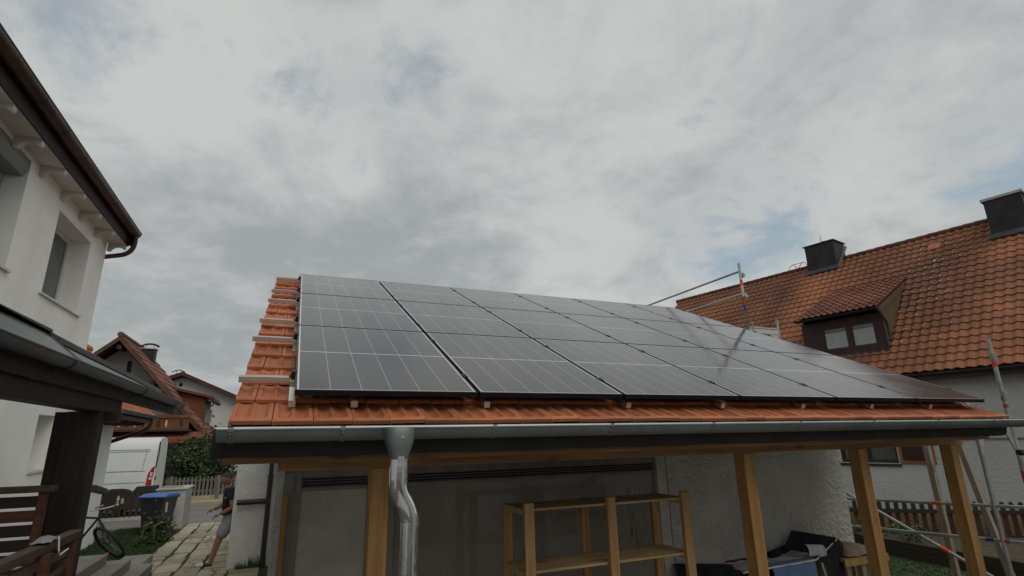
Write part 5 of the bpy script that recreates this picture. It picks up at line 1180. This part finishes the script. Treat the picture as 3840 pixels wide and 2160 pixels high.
# ================================================================== things under the carport
sh_ = thing('wooden_shelf', 'open pine shelving unit standing in front of the window pane', 'shelf', (2.68, 4.42, 0))
for x_ in (1.852, 2.630, 3.428):
    MB().box(x_, x_ + .084, 4.20, 4.245, 0, 1.835 + (.006 if x_ > 3 else 0)).build('upright', 'pine_shelf_z', sh_, bevel=.003)
    MB().box(x_, x_ + .080, 4.655, 4.70, 0, 1.790).build('upright', 'pine_shelf_z', sh_, bevel=.003)
    for z_ in (1.735, 1.272, .80, .33): MB().box(x_ + .02, x_ + .055, 4.246, 4.654, z_, z_ + .03).build('bearer', 'pine_pale', sh_)
for z_ in (1.767, 1.303, .832, .362):
    for k in range(5):
        y_ = 4.248 + k * .0825 - (.012 if k == 0 else 0)
        if k == 0: y0_, y1_ = 4.247, 4.318
        else: y0_, y1_ = 4.247 + k * .083, 4.318 + k * .083
        MB().box(1.858, 3.512, y0_, y1_, z_, z_ + .020).build('board', 'pine_pale', sh_, bevel=.003)

rk = thing('drying_rack', 'white wire clothes drying rack full of dark washing under the carport', 'drying rack', (5.1, 4.85, 0))
c0, c1, c2, c3 = Vector((4.60, 5.05, .965)), Vector((4.44, 4.60, .985)), Vector((5.55, 4.66, .985)), Vector((5.42, 5.08, .97))
fr_m = MB()
for a_, b_ in ((c0, c1), (c1, c2), (c2, c3), (c3, c0)): fr_m.tube([a_, b_], .009, 8)
fr_m.build('frame', 'rack_wire', rk, smooth=True)
wr = MB()
for k in range(1, 12): t = k / 12; wr.tube([c0.lerp(c1, t), c3.lerp(c2, t)], .0028, 5)
wr.build('wires', 'rack_wire', rk)
w0, w1 = Vector((6.0, 4.72, 1.145)), Vector((5.68, 5.04, 1.19))
wm = MB(); wm.tube([c2, w0], .008, 8); wm.tube([c3, w1], .008, 8); wm.tube([w0, w1], .008, 8); wm.build('wing', 'rack_wire', rk, smooth=True)
lg = MB(); lg.tube([(5.58, 4.62, .96), (5.64, 4.60, .6), (5.68, 4.58, 0)], .009, 8); lg.build('leg', 'rack_wire', rk, smooth=True)
MB().tube([(4.46, 4.62, .97), (5.30, 5.0, 0)], .009, 8).build('leg', 'rack_wire', rk, smooth=True); MB().tube([(5.4, 5.0, .96), (4.6, 4.7, 0)], .009, 8).build('leg', 'rack_wire', rk, smooth=True)
def drape(name, m_, lab, cat, grid, th=.012, group=None):
    """cloth sheet from a grid of rows of points, with thickness and soft folds"""
    mb = MB(); rn = len(grid); cn_ = len(grid[0]); mb.add([p for r_ in grid for p in r_], [(i * cn_ + k, i * cn_ + k + 1, (i + 1) * cn_ + k + 1, (i + 1) * cn_ + k) for i in range(rn - 1) for k in range(cn_ - 1)])
    o = mb.build(name, m_, normals=False, smooth=True)
    md = o.modifiers.new('th', 'SOLIDIFY'); md.thickness = th; md.offset = 0; s_ = o.modifiers.new('s', 'SUBSURF'); s_.levels = 1; s_.render_levels = 2
    return tag(o, lab, cat, group)
def hang(p, q, rows_, fold=.012, seed=1, n=14, zig=0.0):
    """rows_: list of (offset vector) hung from the line p-q"""
    rr = random.Random(seed); p, q = Vector(p), Vector(q); ph = [rr.uniform(0, 6) for _ in range(3)]; d = (q - p).normalized(); nrm_ = d.cross(Vector((0, 0, 1))).normalized(); g = []
    for ri, off in enumerate(rows_):
        row = []
        for k in range(n + 1):
            t = k / n; a = fold * ri / max(1, len(rows_) - 1)
            row.append(tuple(p.lerp(q, t) + Vector(off) + nrm_ * (a * math.sin(t * 17 + ph[0]) + a * .6 * math.sin(t * 31 + ph[1])) + Vector((0, 0, zig * math.sin(t * 9 + ph[2]) * (ri == len(rows_) - 1)))))
        g.append(row)
    return g
drape('hanging_cloth', 'cloth_blue', 'blue cloth hanging over the front edge of the drying rack', 'cloth', hang(c1.lerp(c2, .36) + Vector((0, 0, .012)), c2 + Vector((-.03, 0, .012)), [(0, .14, -.012), (0, .02, .004), (0, -.02, -.02), (-.01, -.03, -.2), (-.02, -.035, -.42)], .015, 3))
drape('hanging_cloth', 'cloth_black', 'black garment hanging at the left end of the drying rack', 'cloth', hang((3.92, 5.0, 1.03), (4.44, 4.72, 1.03), [(.05, .16, -.02), (0, .02, .0), (-.03, -.04, -.03), (-.06, -.07, -.12), (-.05, -.08, -.3), (-.05, -.08, -.55)], .03, 5, zig=.02))
drape('hanging_cloth', 'cloth_black', 'large black garment thrown over the raised wing of the rack', 'cloth', hang(w1 + Vector((-.01, .0, .035)), w0 + Vector((.0, .0, .02)), [(.06, .02, -.14), (.03, .01, -.03), (.0, .0, .012), (-.05, -.02, -.03), (-.14, -.04, -.10), (-.25, -.06, -.17)], .010, 7))
drape('hanging_cloth', 'cloth_black', 'black garment hanging down outside the right end of the rack', 'cloth', hang(w0 + Vector((.0, -.01, .012)), c2 + Vector((.02, -.03, .0)), [(.02, .02, .0), (.05, -.01, -.02), (.07, -.02, -.13), (.05, -.02, -.28), (.03, -.02, -.5)], .015, 8))
drape('hanging_cloth', 'cloth_black', 'rounded black garment lying on the back of the rack by the wall', 'cloth', hang((5.22, 5.02, 1.03), (5.60, 5.03, 1.10), [(0, .03, -.10), (.0, .02, -.02), (.01, -.02, .02), (.02, -.03, -.03), (.02, -.035, -.07)], .010, 9))
drape('hanging_cloth', 'cloth_red', 'burgundy cloth over the back edge of the drying rack', 'cloth', hang((4.62, 5.04, 1.0), (5.15, 5.06, 1.0), [(0, .03, -.2), (0, .012, -.02), (0, -.005, .0), (0, -.015, -.02)], .008, 10))
drape('hanging_cloth', 'cloth_black', 'dark grey garment hanging on the front left corner of the rack', 'cloth', hang((4.36, 4.74, 1.0), (4.55, 4.56, .985), [(.03, .10, -.02), (0, .0, .0), (-.01, -.03, -.03), (-.02, -.04, -.3)], .02, 11))
gq = [[tuple(c0.lerp(c3, u / 8).lerp(c1.lerp(c2, u / 8), .06 + .88 * v / 5) + Vector((0, 0, -.055 + .02 * math.sin(u * 2.3 + v)))) for u in range(9)] for v in range(6)]
drape('hanging_cloth', 'cloth_black', 'dark washing bunched flat just under the wires of the rack', 'cloth', gq)
for q_, (t_, nm) in enumerate(((.30, 'left'), (.55, 'middle'), (.80, 'right'))):
    drape('hanging_cloth', 'cloth_black', 'dark garment hanging below the wires of the rack, %s one of three' % nm, 'cloth', hang(c0.lerp(c3, t_) + Vector((0, -.03, -.012)), c1.lerp(c2, t_) + Vector((0, .04, -.012)), [(0, 0, 0), (.005, 0, -.15), (.0, 0, -.4)], .03, 20 + q_))
drape('hanging_cloth', 'cloth_white', 'small crumpled white cloth on the black garments of the rack', 'cloth', hang((5.50, 4.72, 1.125), (5.69, 4.66, 1.115), [(.0, .03, .0), (.0, .0, .015), (.01, -.02, -.03), (.0, -.03, -.07), (-.01, -.03, -.10)], .014, 12, n=12, zig=.008), th=.006)

tb = thing('wooden_table', 'rough wooden work table beside the right end of the drying rack', 'table', (6.2, 4.85, 0))
for k in range(4): MB().box(5.92, 6.66, 4.62 + k * .115, 4.725 + k * .115, .93, .965).build('board', 'pine_grey', tb, bevel=.003)
MB().box(5.92, 6.66, 4.60, 4.619, .885, .962).build('apron', 'pine_shelf_z', tb)
for x_ in (5.97, 6.22, 6.56):
    MB().box(x_, x_ + .07, 4.63, 4.70, 0, .929).build('leg', 'pine_grey', tb); MB().box(x_, x_ + .07, 4.98, 5.05, 0, .929).build('leg', 'pine_grey', tb)
gr_ = []
for i in range(7):
    row = []
    for k in range(10):
        u, v = k / 9, i / 6; edge = math.sin(math.pi * u) ** .5 * math.sin(math.pi * v) ** .4
        row.append((5.98 + u * .55 + .02 * math.sin(v * 7), 4.60 + v * .36, .975 + edge * (.13 * math.exp(-((u - .25) / .3) ** 2) + .10 * math.exp(-((u - .75) / .25) ** 2)) + .012 * math.sin(u * 15 + v * 4)))
    gr_.append(row)
drape('beige_cloth', 'cloth_beige', 'crumpled beige cloth lying on the rough wooden table', 'cloth', gr_, .008)

for o in bpy.data.objects:
    if '_w' in o.keys(): del o['_w']
